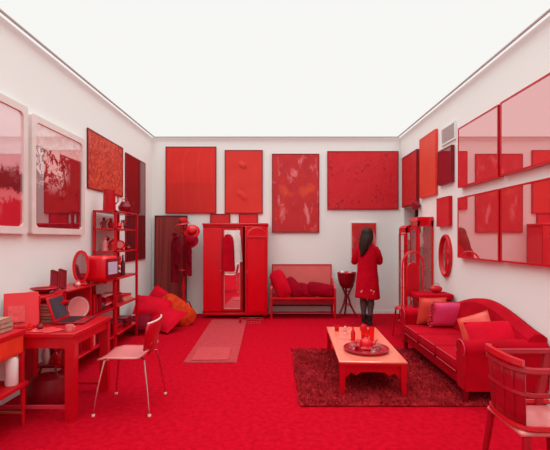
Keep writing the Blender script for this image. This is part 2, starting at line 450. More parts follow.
picture('back', 1.40, 1.89, 1.00, 1.73, 'a_cloudy', 'small red picture in a thin pale frame behind the standing person', fw=.014, fm='framepale')
# right wall
picture('right', 6.567, 7.340, 1.988, 2.898, 'a_rect', 'red canvas on the right wall nearest the back corner', depth=.05, fw=.02)
picture('right', 5.809, 6.468, 2.074, 3.022, 'a_orange', 'tall orange-red panel on the right wall left of the vent', depth=.04, fw=.008, fm='orange')
picture('right', 5.265, 5.715, 2.179, 2.663, 'g_darkn', 'small dark red glazed picture directly below the white vent', depth=.05, fw=.02, part='glazed_panel')
picture('right', 5.334, 5.745, 1.596, 1.998, 'a_red', 'small plain red canvas above the oval mirror', depth=.05, fw=.008, fm='redmatt')
picture('right', 4.117, 5.036, 2.062, 2.811, 'g_red', 'large glazed red picture, upper left of the four on the right wall', depth=.065, fw=.018, fm='red', group=None, part='glazed_panel')
picture('right', 2.819, 4.083, 2.067, 2.816, 'g_red', 'large glazed red picture, upper right of the four on the right wall', depth=.065, fw=.018, fm='red', part='glazed_panel')
picture('right', 4.108, 5.046, 1.187, 1.941, 'g_red', 'large glazed red picture, lower left of the four on the right wall', depth=.065, fw=.018, fm='red', part='glazed_panel')
picture('right', 2.819, 4.074, 1.192, 1.941, 'g_red', 'large glazed red picture, lower right of the four on the right wall', depth=.065, fw=.018, fm='red', part='glazed_panel')
# vent
loc, rz = on_wall('right', 5.44, 2.73)
t = T('air_vent', 'white slatted air vent high on the right wall between the pictures', 'vent', loc, rz)
B().ring([(-.22, 0), (.22, 0), (.22, .24), (-.22, .24)], [(-.2, .02), (.2, .02), (.2, .22), (-.2, .22)], -.02, -.001).make('frame', 'trimw', t, smooth=False)
B().box((-.2, -.006, .02), (.2, -.002, .22)).make('backing', 'alu', t, smooth=False)
b = B()
for k in range(9): b.box((-.2, -.018, .03 + k * .022), (.2, -.006, .038 + k * .022), rot=(R(25), 0, 0))
b.make('slats', 'trimw', t, smooth=False)
# oval mirror
loc, rz = on_wall('right', 5.51, 1.19)
t = T('oval_mirror', 'oval wall mirror in a red moulded frame on the right wall', 'mirror', loc, rz)
el = lambda a, c_, n=32: [(a * math.cos(2 * math.pi * k / n), c_ * math.sin(2 * math.pi * k / n)) for k in range(n)]
b = B().ring(el(.185, .295), el(.145, .25), -.03, -.002)
b.tube([(x, -.03, z) for x, z in el(.165, .272)], .02, 8, True)
b.make('frame', 'red', t)
B().prism(el(.15, .255), -.016, -.004).make('mirror_glass', 'mirror', t, smooth=False)
# red cube by the doorway
t = T('cube_box', 'small dark red cube fixed on its corner above the doorway edge', 'box', (XR - .075, 6.52, 1.965))
B().box((-.05, -.05, -.05), (.05, .05, .05), .005, rot=(R(45), R(0), R(20))).make('cube', 'dark', t)
B().rod((.03, 0, 0), (.074, 0, 0), .012).make('bracket', 'alu', t)
# leaning maroon panel in the back left corner
t = T('leaning_panel', 'tall maroon streaked panel leaning in the back left corner behind the coat stand', 'panel', (-2.0, 7.50, 0.0), rot=(R(-2.0), 0, 0))
B().box((-.29, -.02, .005), (.29, .015, 1.845)).make('panel', 'panelwood', t, smooth=False)
B().ring([(-.305, .0), (.305, .0), (.305, 1.86), (-.305, 1.86)], [(-.285, .02), (.285, .02), (.285, 1.84), (-.285, 1.84)], -.028, .018).make('frame', 'deep', t, smooth=False)

# ------------------------------------------------------------------ pillow
def pillow_mesh(w, h, t, n=14, rd=.0):
    b = B()
    for sgn in (-1, 1):
        def fn(u, v):
            a, c = u * 2 - 1, v * 2 - 1
            th = max(0, (1 - abs(a) ** 2.6)) ** .62 * max(0, (1 - abs(c) ** 2.6)) ** .62
            pin = 1 - .09 * (1 - abs(a) ** 2) * abs(c) ** 3
            pin2 = 1 - .09 * (1 - abs(c) ** 2) * abs(a) ** 3
            wr = 1 + .10 * mnoise.noise(Vector((a * 2.3 + w * 9, c * 2.3, sgn + h * 7)))
            k = 1 - rd * a * a * c * c
            return (a * w / 2 * pin2 * k, sgn * t / 2 * th * wr, c * h / 2 * pin * k)
        b.grid(fn, n, n)
    bmesh.ops.remove_doubles(b.bm, verts=b.bm.verts, dist=.0008)
    return b
def pillow(loc, w, h, t, rot, m_, label, group=None, pip=None, name='cushion', cat='cushion', ruffle=False, rd=.06):
    o = T(name, label, cat, loc, rot=rot, group=group)
    pillow_mesh(w, h, t, rd=rd).make('cover', m_, o)
    def edge(i):
        a = i / 48 * 4; k = int(a) % 4; f = a - int(a); c = f * 2 - 1
        p = 1 - .09 * (1 - c * c); q = 1 - rd * c * c
        return [(c * w / 2 * q, -h / 2 * p * q), (w / 2 * p * q, c * h / 2 * q), (-c * w / 2 * q, h / 2 * p * q), (-w / 2 * p * q, -c * h / 2 * q)][k]
    B().tube([(edge(i)[0], 0, edge(i)[1]) for i in range(48)], .006, 6, True).make('piping', pip or m_, o)
    if ruffle:
        b = B()
        for i in range(28):
            z = -h / 2 + .02 + i / 27 * (h - .04); x = -w / 2 + .02
            b.ball((x + .02 * math.sin(i * 2.3), -.015 - .01 * math.cos(i * 1.9), z), .016, (1.6, .7, .7), 8, rot=(0, .6 * math.sin(i * 1.3), 0))
        b.make('ruffle', 'cush_coral' if ruffle == 2 else 'piping', o)
    return o

# ------------------------------------------------------------------ rugs
t = T('rug', 'long faded rose runner rug on the red carpet in front of the wardrobe', 'rug', (-.80, 5.80, 0), R(1.5))
B().box((-.305, -1.2, .001), (.305, 1.2, .012), .004).make('weave', 'rugrose', t)
b = B()
for k in range(50):
    for sy in (-1, 1):
        x = -.3 + .6 * k / 49; b.beam((x, sy * 1.2, .006), (x + .004, sy * 1.225, .004), .005, .004)
b.make('fringe', 'rugrose2', t)
o = B().box((-.215, -.27, .0), (.215, .27, .010), .004).make('mat', 'rugrose2', loc=(-.79, 4.92, .0125), rot=(0, 0, R(2)))
tag(o, 'small pale rose mat lying on the near end of the runner rug', 'mat')
RX0, RX1, RY0, RY1 = .19, 2.02, 3.40, 5.10
t = T('rug', 'dark wine-red shaggy rug under the coffee table', 'rug', ((RX0 + RX1) / 2, (RY0 + RY1) / 2, 0))
W, L = (RX1 - RX0) / 2, (RY1 - RY0) / 2
B().box((-W, -L, .001), (W, L, .018), .006).make('backing', 'rugdark', t)
b = B()
for i in range(11000):
    x, y = random.uniform(-W, W), random.uniform(-L, L); a = random.uniform(0, 6.28); r = random.uniform(.010, .019)
    dx, dy = random.uniform(-.022, .022), random.uniform(-.022, .022); h = random.uniform(.028, .048)
    v = [b.bm.verts.new((x + r * math.cos(a + q), y + r * math.sin(a + q), .015)) for q in (0, 2.09, 4.19)]
    tip = b.bm.verts.new((x + dx, y + dy, h))
    for k in range(3): b.bm.faces.new((v[k], v[(k + 1) % 3], tip))
o = b.make('pile', 'rugdark', t); o['kind'] = 'stuff'

# ------------------------------------------------------------------ coffee table
t = T('coffee_table', 'low red coffee table with a salmon top and scalloped apron on the shaggy rug', 'table', (.892, 4.28, .018), R(-2.4))
W, L, Z = .305, .70, .31
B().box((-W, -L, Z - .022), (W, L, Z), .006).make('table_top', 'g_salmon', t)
B().box((-W + .006, -L + .006, Z - .04), (W - .006, L - .006, Z - .0225)).make('top_edge', 'red', t, smooth=False)
for sx in (-1, 1):
    for sy in (-1, 1):
        x, y = sx * (W - .032), sy * (L - .032); b = B()
        b.prism([(x - .027, Z - .04), (x + .027, Z - .04), (x + .023, .10), (x + .024 + .006 * sx, .0), (x - .024 + .006 * sx, 0), (x - .023, .10)], y - .025, y + .025)
        b.make('leg', 'red', t, smooth=False)
def apron(Wd):
    P = [(-Wd, 0), (-Wd, -.085)]
    for s_ in [(-1 + .06, -.075), (-.86, -.06), (-.78, -.048), (-.70, -.055), (-.60, -.066), (-.5, -.055), (-.42, -.046), (0, -.043), (.42, -.046), (.5, -.055), (.60, -.066), (.70, -.055), (.78, -.048), (.86, -.06), (1 - .06, -.075)]:
        P.append((s_[0] * Wd, s_[1]))
    P += [(Wd, -.085), (Wd, 0)]
    return [(a, c * 1.45 + Z - .04) for a, c in P]
for sy in (-1, 1):
    B().prism(apron(W - .058), sy * (L - .04) - .01, sy * (L - .04) + .01).make('apron', 'red', t, smooth=False)
for sx in (-1, 1):
    B().prism(apron(L - .058), sx * (W - .04) - .01, sx * (W - .04) + .01, 'x').make('apron', 'red', t, smooth=False)
TZ = .018 + .31 + .001
def onT(px, py):        # a point on the table top by its place along the table
    a = R(-2.4); return (.892 + px * math.cos(a) - py * math.sin(a), 4.28 + px * math.sin(a) + py * math.cos(a), TZ)
t = T('tray', 'round red tray on the near half of the coffee table', 'tray', onT(.0, -.34))
B().lathe([(0, 0), (.19, 0), (.215, .012), (.222, .03), (.214, .03), (.205, .014), (.185, .006), (0, .006)], seg=40).make('dish', 'chairred', t)
B().lathe([(0, .0062), (.13, .0062), (.13, .009), (0, .009)], seg=36).make('mirror_disc', 'mirror', t)
zt = onT(0, 0)[2] + .0095
x0, y0, _ = onT(0, -.34)
t = T('teapot', 'round red glass teapot in the middle of the round tray', 'teapot', (x0, y0, zt))
B().lathe([(0, 0), (.035, 0), (.058, .02), (.068, .05), (.06, .085), (.035, .105), (.022, .11), (0, .11)]).make('body', 'bright', t)
B().lathe([(0, .11), (.026, .11), (.02, .12), (.008, .125), (.012, .137), (.006, .146), (0, .147)]).make('lid', 'bright', t)
B().tube([(.06, 0, .04), (.085, 0, .055), (.10, 0, .085), (.112, 0, .095)], [.012, .009, .007, .006]).make('spout', 'bright', t)
B().tube([(-.055, 0, .09), (-.085, 0, .095), (-.10, 0, .07), (-.09, 0, .04), (-.064, 0, .035)], .006).make('handle', 'bright', t)
def glass(px, py, r, h, m_, label, z=TZ, cat='glass', name='drinking_glass', liquid=None, group=None):
    x, y, _ = onT(px, py)
    t = T(name, label, cat, (x, y, z), group=group)
    B().lathe([(0, 0), (r * .8, 0), (r, h), (r * .93, h), (r * .74, .006), (0, .006)], seg=18).make('cup', m_, t)
    if liquid: B().lathe([(0, .007), (r * .72, .007), (r * .85, h * .6), (0, h * .6)], seg=18).make('liquid', liquid, t)
    return t
glass(-.13, -.30, .028, .045, 'clear', 'small clear cup at the left side of the round tray', zt, 'cup', 'cup', liquid='red')
glass(.13, -.30, .028, .045, 'clear', 'small clear cup at the right side of the round tray', zt, 'cup', 'cup', liquid='red')
glass(.05, -.44, .025, .035, 'clear', 'tiny clear cup at the front of the round tray', zt, 'cup', 'cup')
glass(.045, -.02, .045, .13, 'redglass', 'wide red glass tumbler right behind the round tray', liquid='bright')
glass(.125, .03, .03, .15, 'redglass', 'tall narrow red glass right of the wide tumbler on the coffee table')
t = T('bottle', 'slim dark red bottle standing left of the tumblers on the coffee table', 'bottle', onT(-.075, .02))
B().lathe([(0, 0), (.022, 0), (.024, .01), (.024, .09), (.009, .125), (.009, .165), (0, .165)]).make('body', 'bright', t)
B().lathe([(0, .165), (.011, .165), (.011, .185), (0, .185)]).make('stopper', 'dark', t)
glass(-.20, .47, .03, .065, 'redglass', 'red glass beaker at the far left corner of the coffee table', liquid='bright')
t = T('jar', 'small red lidded jar near the far end of the coffee table', 'jar', onT(.12, .5))
B().lathe([(0, 0), (.04, 0), (.045, .02), (.04, .055), (.03, .06), (0, .06)]).make('body', 'red', t)
B().lathe([(0, .06), (.034, .06), (.03, .072), (.006, .076), (.008, .088), (0, .09)]).make('lid', 'bright', t)
t = T('figurine', 'small pale pink figurine standing behind the round tray', 'figurine', onT(-.12, .33))
B().lathe([(0, 0), (.03, 0), (.03, .008), (.018, .02), (.022, .045), (.012, .062), (.016, .08), (.0, .095)]).make('body', 'pinkc', t)
B().tube([(.015, 0, .05), (.04, 0, .065), (.045, 0, .085)], .007).make('arm', 'pinkc', t)
x, y, z = onT(-.15, .14)
o = B().box((-.075, -.05, 0), (.075, .05, .002)).make('leaflet', 'salmon_matt', loc=(x, y, z), rot=(0, 0, R(-20)), smooth=False)
tag(o, 'flat salmon leaflet on the left side of the coffee table', 'paper')

# ------------------------------------------------------------------ sofa
SX, SY0, SY1 = 1.60, 3.42, 5.16
t = T('sofa', 'long red camelback sofa with rolled arms along the right wall', 'sofa', (0, 0, 0.0))
def back_h(y):
    u = (y - SY0) / (SY1 - SY0)
    return .60 + .175 * math.sin(math.pi * min(1, max(0, u))) ** 1.4
b = B()
n = 28
prof = lambda y: [(2.33, .10), (2.33, back_h(y) - .03), (2.29, back_h(y)), (2.23, back_h(y)), (2.17, back_h(y) - .04), (2.12, .40), (2.10, .10)]
b.grid(lambda u, v: (lambda P: (P[round(v * 6)][0], SY0 + .03 + u * (SY1 - SY0 - .06), P[round(v * 6)][1]))(prof(SY0 + .03 + u * (SY1 - SY0 - .06))), n, 6)
b.bm.verts.ensure_lookup_table()
b.bm.faces.new([b.bm.verts[i] for i in range(7)]); b.bm.faces.new([b.bm.verts[n * 7 + i] for i in range(7)][::-1])
b.make('backrest', 'sofa', t)
B().box((SX + .03, SY0 + .04, .12), (2.12, SY1 - .04, .235), .015, seg=2).make('base_frame', 'sofa', t)
for k in range(3):
    c0 = SY0 + .13 + k * (SY1 - SY0 - .26) / 3; c1 = c0 + (SY1 - SY0 - .26) / 3 - .006
    b = B().box((SX - .005, c0, .235), (2.13, c1, .355), .04, seg=4)
    c = b.make('seat_cushion', 'sofa', t)
    for z in (.345, .245):
        B().tube([(SX - .001, c0 + .03, z), (SX - .001, c1 - .03, z)], .006, 6).make('piping', 'piping', c)
for y in (SY0, SY1 - .14):
    # arm: upright with an outward rolled top, scroll seen from the front
    pr = [(0.0, .12), (.14, .12), (.14, .43)] + [(.07 + .085 * math.cos(a), .475 + .072 * math.sin(a)) for a in [R(-20 + k * 220 / 12) for k in range(13)]] + [(0, .43)]
    b = B().prism([(y + a, z) for a, z in pr], SX + .0, 2.335, 'x')
    bmesh.ops.bevel(b.bm, geom=[e for e in b.bm.edges if abs(e.verts[0].co.x - e.verts[1].co.x) < 1e-5], offset=.012, segments=2, affect='EDGES')
    a_ = b.make('arm', 'sofa', t)
    B().tube([(SX - .001, y + a, z) for a, z in pr[2:]], .006, 6).make('piping', 'piping', a_)
for x in (SX + .035, 2.22):
    for y in (SY0 + .05, SY1 - .08):
        B().lathe([(0, 0), (.016, 0), (.022, .03), (.03, .125), (0, .125)], (x, y, 0)).make('leg', 'dark', t)
# sofa cushions
pillow((1.91, 4.94, .535), .36, .36, .11, (R(14), 0, R(4)), 'cush_coral', 'coral cushion at the far sofa arm, half covered by the pink one', ruffle=False)
pillow((2.045, 4.80, .52), .42, .34, .12, (R(16), 0, R(-2)), 'cush_pink', 'magenta pink satin cushion with a ruffled edge against the far sofa arm', pip='piping', ruffle=True)
pillow((2.00, 4.02, .53), .34, .28, .10, (R(-14), R(-24), R(-48)), 'cush_coral', 'coral cushion leaning on the sofa back behind the near arm')
pillow((2.05, 3.72, .525), .54, .34, .13, (R(-46), R(-5), R(-8)), 'cush_bright', 'bright red cushion lying against the near sofa arm')

# ------------------------------------------------------------------ wooden armchair, near right
t = T('armchair', 'red wooden armchair with a low curved back, cut off by the right edge', 'chair', (1.385, 2.12, 0), R(0))
# local: back towards -x, front towards +x
B().box((-.19, -.165, .455), (.22, .165, .485), .02, seg=3).make('seat', 'pinkseat', t)
def sq(r, a):
    c_, s_ = math.cos(R(a)), math.sin(R(a))
    return (-r * abs(c_) ** .35, r * .84 * math.copysign(abs(s_) ** .8, s_))
def shoe(r, z, n=14, front=.20):
    P_ = [sq(r, -90 + 180 * k / n) + (z,) for k in range(n + 1)]
    return [(front, -r * .84, z)] + P_ + [(front, r * .84, z)]
def flatrail(P_, wd, th):
    b = B()
    ring = []
    for i, p in enumerate(P_):
        a = Vector(P_[max(0, i - 1)]); c = Vector(P_[min(len(P_) - 1, i + 1)]); d = (c - a).normalized(); nrm = Vector((-d.y, d.x, 0)); p = Vector(p)
        ring.append([b.bm.verts.new(p + nrm * q * wd / 2 + Vector((0, 0, e * th / 2))) for q, e in ((-1, -.5), (-.7, 1), (.7, 1), (1, -.5), (.7, -1), (-.7, -1))])
    for A, Q in zip(ring, ring[1:]):
        for k in range(6): b.bm.faces.new((A[k], A[(k + 1) % 6], Q[(k + 1) % 6], Q[k]))
    b.bm.faces.new(ring[0]); b.bm.faces.new(ring[-1][::-1]); return b
flatrail(shoe(.21, .785), .042, .026).make('arm_rail', 'chairred', t)
flatrail(shoe(.207, .665, front=.17), .022, .020).make('middle_rail', 'chairred', t)
flatrail(shoe(.203, .50, front=.17), .026, .022).make('seat_rail', 'red', t)
cr = [(sq(.222, a)[0] + .004, sq(.222, a)[1], .815 + .010 * math.cos(R(a * 1.4))) for a in range(-56, 57, 8)]
flatrail(cr, .036, .034).make('crest_rail', 'red', t)
for a0 in (-48, -24, 0, 24, 48):
    b = B(); c = R(a0)
    def sl(u, v):
        r = .196 + .018 * v
        return sq(r, a0 - 11.5 + 23 * u) + (.495 + .31 * v,)
    b.grid(sl, 4, 4).make('back_slat', 'chairred', t, thick=.014)
for sy in (-1, 1):
    B().beam((.10, sy * .16, .47), (.165, sy * .175, .777), .038, .022).make('arm_post', 'chairred', t)
    for sx in (-1, 1):
        B().rod((sx * .16, sy * .16, .457), (sx * .21, sy * .20, 0), .02, .014).make('leg', 'chairred', t)
B().rod((-.185, -.18, .2), (.185, -.18, .2), .011).rod((-.185, .18, .2), (.185, .18, .2), .011).rod((0, -.18, .2), (0, .18, .2), .011).make('stretcher', 'chairred', t)

# ------------------------------------------------------------------ things in the right back corner
def cabinet(loc, w, d, h, label, arched, name='display_cabinet'):
    """w along y, d along x; glass on the front (-x) and the near side (-y)"""
    t = T(name, label, 'cabinet', loc)
    b = B(); p = .028
    for x in (0, d - p):
        for y in (0, w - p): b.box((x, y, 0), (x + p, y + p, h))
    b.box((0, 0, .0), (d, w, .30)).box((0, 0, h - .08), (d, w, h))
    if arched:
        b.prism([(0, h), (d, h)] + [(d / 2 + d / 2 * math.cos(a), h + .05 * math.sin(a)) for a in [R(k * 15) for k in range(1, 12)]], 0, w)
    else:
        b.box((-.02, -.02, h), (d, w + .02, h + .03)).box((-.01, -.01, h + .03), (d, w + .01, h + .06))
    b.box((d - .01, p, .3), (d, w - p, h - .08))
    b.make('carcass', 'bright', t, smooth=False)
    b = B()
    for k in range(1, 4): b.box((p, p, .3 + k * (h - .38) / 4), (d - .012, w - p, .31 + k * (h - .38) / 4))
    b.make('shelf', 'redmatt', t, smooth=False)
    dr = B().ring([(p, .31), (w - p, .31), (w - p, h - .09), (p, h - .09)], [(p + .03, .34), (w - p - .03, .34), (w - p - .03, h - .12), (p + .03, h - .12)], 0, .016)
    bmesh.ops.rotate(dr.bm, verts=dr.bm.verts, cent=(0, 0, 0), matrix=Matrix.Rotation(R(90), 3, 'Z'))
    dr = dr.make('door', 'red', t, loc=(.0, 0, 0), smooth=False)
    B().box((-.012, p + .03, .34), (-.007, w - p - .03, h - .12)).make('pane', 'clear', dr, smooth=False)
    B().ball((-.022, p + .015, h * .55), .009).make('knob', 'brass', dr)
    B().box((p, .002, .3), (d - p, .006, h - .08)).make('side_pane', 'clear', t, smooth=False)
    return t
cabinet((2.105, 5.97, 0), .34, .225, 1.69, 'tall red glazed cabinet standing against the right wall', False)
cabinet((2.05, 6.36, 0), .36, .24, 1.60, 'lower red glazed cabinet with an arched top beside the doorway', True)
def ornament(loc, r, h, m_, label, kind='vase', group=None, name='ornament'):
    o = B().lathe([(0, 0), (r * .6, 0), (r, h * .35), (r * .75, h * .65), (r * .35, h * .8), (r * .5, h), (0, h)], seg=12).make(name, m_, loc=loc)
    return tag(o, label, kind, group)
hh = 1.69
for k, (r, h_, m_, l_) in enumerate([(.05, .2, 'dark', 'dark red vase on the lowest shelf in the tall glazed cabinet'), (.045, .22, 'deep', 'maroon vase on the second shelf in the tall glazed cabinet'), (.05, .19, 'dark', 'dark red vase on the third shelf in the tall glazed cabinet'), (.04, .22, 'whitec', 'pale vase on the top shelf in the tall glazed cabinet')]):
    ornament((2.19, 6.08, .3 + (.011 if k else .001) + k * (hh - .38) / 4), r, h_, m_, l_)
for k, (r, h_, m_, l_) in enumerate([(.05, .2, 'paperw', 'pale jar on the second shelf in the arched cabinet'), (.045, .2, 'whitec', 'white jar on the third shelf in the arched cabinet'), (.05, .18, 'pinkc', 'pink jar on the top shelf in the arched cabinet')]):
    ornament((2.14, 6.5, .311 + (k + 1) * (1.6 - .38) / 4), r, h_, m_, l_, 'jar')
# bentwood chair in front of the cabinets
t = T('bentwood_chair', 'small red bentwood chair with an arched back in front of the glazed cabinets', 'chair', (1.87, 5.72, 0), R(8))
B().lathe([(0, .42), (.17, .42), (.185, .435), (.17, .45), (0, .45)], seg=28).make('seat', 'red', t)
arc = [(-.15, -.14, .44), (-.155, -.15, .9)] + [(.155 * -math.cos(R(k * 18)), -.155, 1.06 + .155 * math.sin(R(k * 18)) * 1.2) for k in range(11)] + [(.155, -.15, .9), (.15, -.14, .44)]
B().tube(arc, .013, 8).make('back_hoop', 'bright', t)
arc = [(-.09, -.14, .44), (-.09, -.152, .85)] + [(.09 * -math.cos(R(k * 18)), -.155, .98 + .09 * math.sin(R(k * 18)) * 1.2) for k in range(11)] + [(.09, -.152, .85), (.09, -.14, .44)]
B().tube(arc, .009, 8).make('back_hoop', 'bright', t)
B().prism([(.085 * -math.cos(R(k * 18)), .98 + .085 * math.sin(R(k * 18)) * 1.2) for k in range(11)] + [(.085, .62), (-.085, .62)], -.158, -.150).make('back_panel', 'redmatt', t, smooth=False)
for sx in (-1, 1):
    for sy in (-1, 1): B().rod((sx * .12, sy * .12, .43), (sx * .16, sy * .16, 0), .015, .011).make('leg', 'red', t)
B().tube([(.125 * math.cos(R(k * 15)), .125 * math.sin(R(k * 15)), .25) for k in range(24)], .008, 6, True).make('stretcher', 'red', t)
# chest behind the sofa, with a round case
t = T('side_chest', 'red side chest with a studded rim behind the far end of the sofa', 'chest', (2.075, 5.36, 0))
B().box((-.21, -.14, .06), (.21, .14, .62), .008).make('body', 'dark', t)
B().box((-.235, -.16, .62), (.235, .16, .70), .02, seg=3).make('lid', 'sofa', t)
for sx in (-1, 1):
    for sy in (-1, 1): B().box((sx * .18 - .02, sy * .11 - .02, 0), (sx * .18 + .02, sy * .11 + .02, .06)).make('foot', 'dark', t)
t = T('handbag', 'small rounded red handbag on the side chest behind the sofa', 'handbag', (2.13, 5.36, .701))
B().ball((0, 0, .05), .07, (1.25, .7, .70)).make('body', 'red', t)
B().tube([(-.05, 0, .08), (-.03, 0, .125), (.03, 0, .125), (.05, 0, .08)], .005).make('handle', 'brass', t)

# ------------------------------------------------------------------ settee on the back wall
t = T('settee', 'red wooden settee with a flat salmon backboard against the back wall', 'settee', (.465, 7.30, 0))
B().box((-.545, .20, .40), (.545, .225, .935)).make('backboard', 'salmon_matt', t, smooth=False)
B().box((-.56, .19, .925), (.56, .235, .945), .004).box((-.56, .192, .36), (-.54, .235, .93)).box((.54, .192, .36), (.56, .235, .93)).make('back_frame', 'red', t, smooth=False)
B().box((-.585, -.21, .34), (.585, .20, .375), .01, seg=2).make('seat', 'red', t)
B().box((-.56, -.195, .26), (.56, -.175, .34)).make('seat_rail', 'dark', t, smooth=False)
B().box((-.56, -.19, .10), (.56, -.17, .13)).box((-.56, .18, .16), (.56, .2, .19)).make('stretcher', 'dark', t, smooth=False)
for sx in (-1, 1):
    x = sx * .565
    B().prism([(-.21, .375), (-.20, .54), (-.16, .58), (.0, .60), (.2, .68), (.2, .375)], x - .018, x + .018, 'x').make('arm', 'red', t, smooth=False)
    for y in (-.185, .2): B().box((x - .02, y - .02, 0), (x + .02, y + .02, .34)).make('leg', 'red', t, smooth=False)
pillow((.06, 7.18, .61), .30, .56, .17, (R(-8), R(-26), R(-8)), 'cush_bright', 'bright red cushion leaning at the left end of the settee', rd=.24)
pillow((.30, 7.24, .53), .27, .46, .15, (R(-14), R(-42), 0), 'velvet', 'dark red cushion second from the left on the settee', rd=.24)
pillow((.53, 7.26, .48), .42, .26, .14, (R(-18), R(16), 0), 'velvet', 'small wine-red cushion in the middle of the settee', rd=.24)
pillow((.80, 7.22, .50), .58, .26, .16, (R(-14), R(11), 0), 'velvet', 'long dark red cushion at the right end of the settee', rd=.24)

# ------------------------------------------------------------------ basin on curved legs
t = T('basin_stand', 'dark red basin on three curved crossing legs between settee and person', 'stand', (1.275, 7.32, 0))
B().lathe([(0, .52), (.06, .52), (.12, .56), (.155, .66), (.175, .80), (.17, .805), (.16, .80), (.14, .68), (.10, .58), (0, .56)], seg=28).make('basin', 'dark', t)
B().tube([(.166 * math.cos(R(k * 15)), .166 * math.sin(R(k * 15)), .803) for k in range(24)], .009, 6, True).make('rim', 'red', t)
for k in range(3):
    a = R(90 + k * 120); c, s_ = math.cos(a), math.sin(a)
    B().tube([(.12 * c, .12 * s_, .58), (.06 * c, .06 * s_, .47), (.025 * c, .025 * s_, .38), (.07 * c, .07 * s_, .22), (.15 * c, .15 * s_, .08), (.20 * c, .20 * s_, .018)], .018, 8).make('leg', 'dark', t)
B().tube([(.045 * math.cos(R(k * 20)), .045 * math.sin(R(k * 20)), .46) for k in range(18)], .008, 6, True).make('collar', 'red', t)
B().tube([(.075 * math.cos(R(k * 20)), .075 * math.sin(R(k * 20)), .22) for k in range(18)], .008, 6, True).make('ring', 'red', t)
for k, (dx, dy, m_, l_) in enumerate([(-.08, .0, 'whitec', 'pale round ball on the left of the basin'), (.02, .03, 'bright', 'red ball in the middle of the basin'), (.06, -.03, 'pinkc', 'pink ball on the right of the basin')]):
    tag(B().ball((0, 0, 0), .042, seg=14).make('ball', m_, loc=(1.275 + dx, 7.32 + dy, .79 if k else .80)), l_, 'ball')

# ------------------------------------------------------------------ wardrobe
WX0, WX1, WY0, WY1, WH = -1.32, -.17, 7.12, 7.57, 1.70
t = T('wardrobe', 'tall red wardrobe with a long mirror in the middle against the back wall', 'wardrobe', ((WX0 + WX1) / 2, WY0, 0))
W = (WX1 - WX0) / 2; dp = WY1 - WY0
b = B().box((-W, .02, .08), (-W + .025, dp, WH - .03)).box((W - .025, .02, .08), (W, dp, WH - .03)).box((-W, dp - .015, .08), (W, dp, WH - .03))
b.box((-W, .02, .08), (W, dp, .12)).box((-W, .02, WH - .07), (W, dp, WH - .03))
b.box((-.245, .02, .12), (-.225, dp, WH - .07)).box((.115, .02, .12), (.135, dp, WH - .07))
b.make('carcass', 'red', t, smooth=False)
B().box((-W - .015, -.005, WH - .035), (W + .015, dp, WH), .008).make('cornice', 'bright', t)
B().box((-W - .01, .0, .06), (W + .01, dp, .10), .006).make('plinth', 'bright', t)
for x in (-W + .05, W - .05):
    for y in (.05, dp - .05): B().lathe([(0, 0), (.02, 0), (.03, .03), (.022, .06), (0, .06)], (x, y, 0)).make('foot', 'dark', t)
d = B().box((-W + .004, .0, .13), (-.235, .02, WH - .08), .004).make('door', 'bright', t)
B().ball((-.255, -.012, .85), .012).make('knob', 'brass', d)
d = B().ring([(-.228, .13), (.118, .13), (.118, WH - .08), (-.228, WH - .08)], [(-.2, .17), (.09, .17), (.09, WH - .12), (-.2, WH - .12)], -.002, .02).make('door', 'red', t, smooth=False)
B().box((-.202, .008, .168), (.092, .014, WH - .118)).make('mirror_glass', 'mirror', d, smooth=False)
B().ring([(-.2, .17), (.09, .17), (.09, WH - .12), (-.2, WH - .12)], [(-.19, .18), (.08, .18), (.08, WH - .13), (-.19, WH - .13)], -.005, .008).make('moulding', 'pinkc', d, smooth=False)
# right leaf stands ajar, hinged on the right side
dr = B().box((-.435, -.02, .10), (0, 0, WH - .06), .004).make('door', 'bright', t, loc=(W - .006, -.004, 0), rot=(0, 0, R(30)))
B().ring([(-.42, .13), (-.02, .13), (-.02, 1.45), (-.42, 1.45)], [(-.39, .16), (-.05, .16), (-.05, 1.42), (-.39, 1.42)], -.026, -.019).make('moulding', 'red', dr, smooth=False)
B().tube([(-.22 + .185 * math.cos(R(a)), -.022, 1.46 + .150 * math.sin(R(a))) for a in range(0, 181, 12)], .010, 8).box((-.42, -.032, 1.45), (-.02, -.019, 1.47)).make('arch_moulding', 'redgloss', dr)
B().ball((-.41, -.03, .85), .012).make('knob', 'brass', dr)
# clothes on hangers in front of the mirror
def garment(loc, L, w, m_, label, sleeves, cat='dress', lean=0):
    t = T('hanging_garment' if cat != 'dress' else 'hanging_dress', label, cat, loc)
    def fn(u, v):
        z = -v * L; a = u * 2 * math.pi
        hw = w * (.34 if v < .02 else .5 + (.14 * v)) / 1.0
        if v < .12: hw = w * (.22 + .28 * min(1, v / .10))
        dpt = .020 + .022 * v; f = 1 + .12 * math.sin(a * 5 + 1) * v
        return (hw * math.cos(a) * f + lean * v, dpt * math.sin(a) * f - .0, z)
    B().grid(fn, 26, 12, closed_u=True).make('cloth', m_, t)
    if sleeves:
        for s_ in (-1, 1):
            B().tube([(s_ * w * .38, 0, -.05), (s_ * w * .58, 0, -.2), (s_ * w * .62, 0, -.42)], [.028, .03, .026], 8).make('sleeve', m_, t)
    B().tube([(-w * .36, 0, -.035), (0, 0, .01), (w * .36, 0, -.035)], .005, 6).tube([(0, 0, .005), (0, 0, .03), (.018, 0, .05), (0, .0, .07), (-.012, 0, .06)], .003, 6).make('hanger', 'whitec', t)
    return t
garment((-.87, 7.06, 1.50), .66, .17, 'coat', 'red dress on a pale hanger in front of the wardrobe mirror', False)
garment((-.705, 7.075, 1.53), .52, .11, 'dresswhite', 'white garment hanging at the right side of the wardrobe mirror', False, 'garment', lean=.02)
t = T('wire_basket', 'low red wire basket on the carpet in front of the right wardrobe door', 'basket', (-.43, 6.74, 0))
b = B()
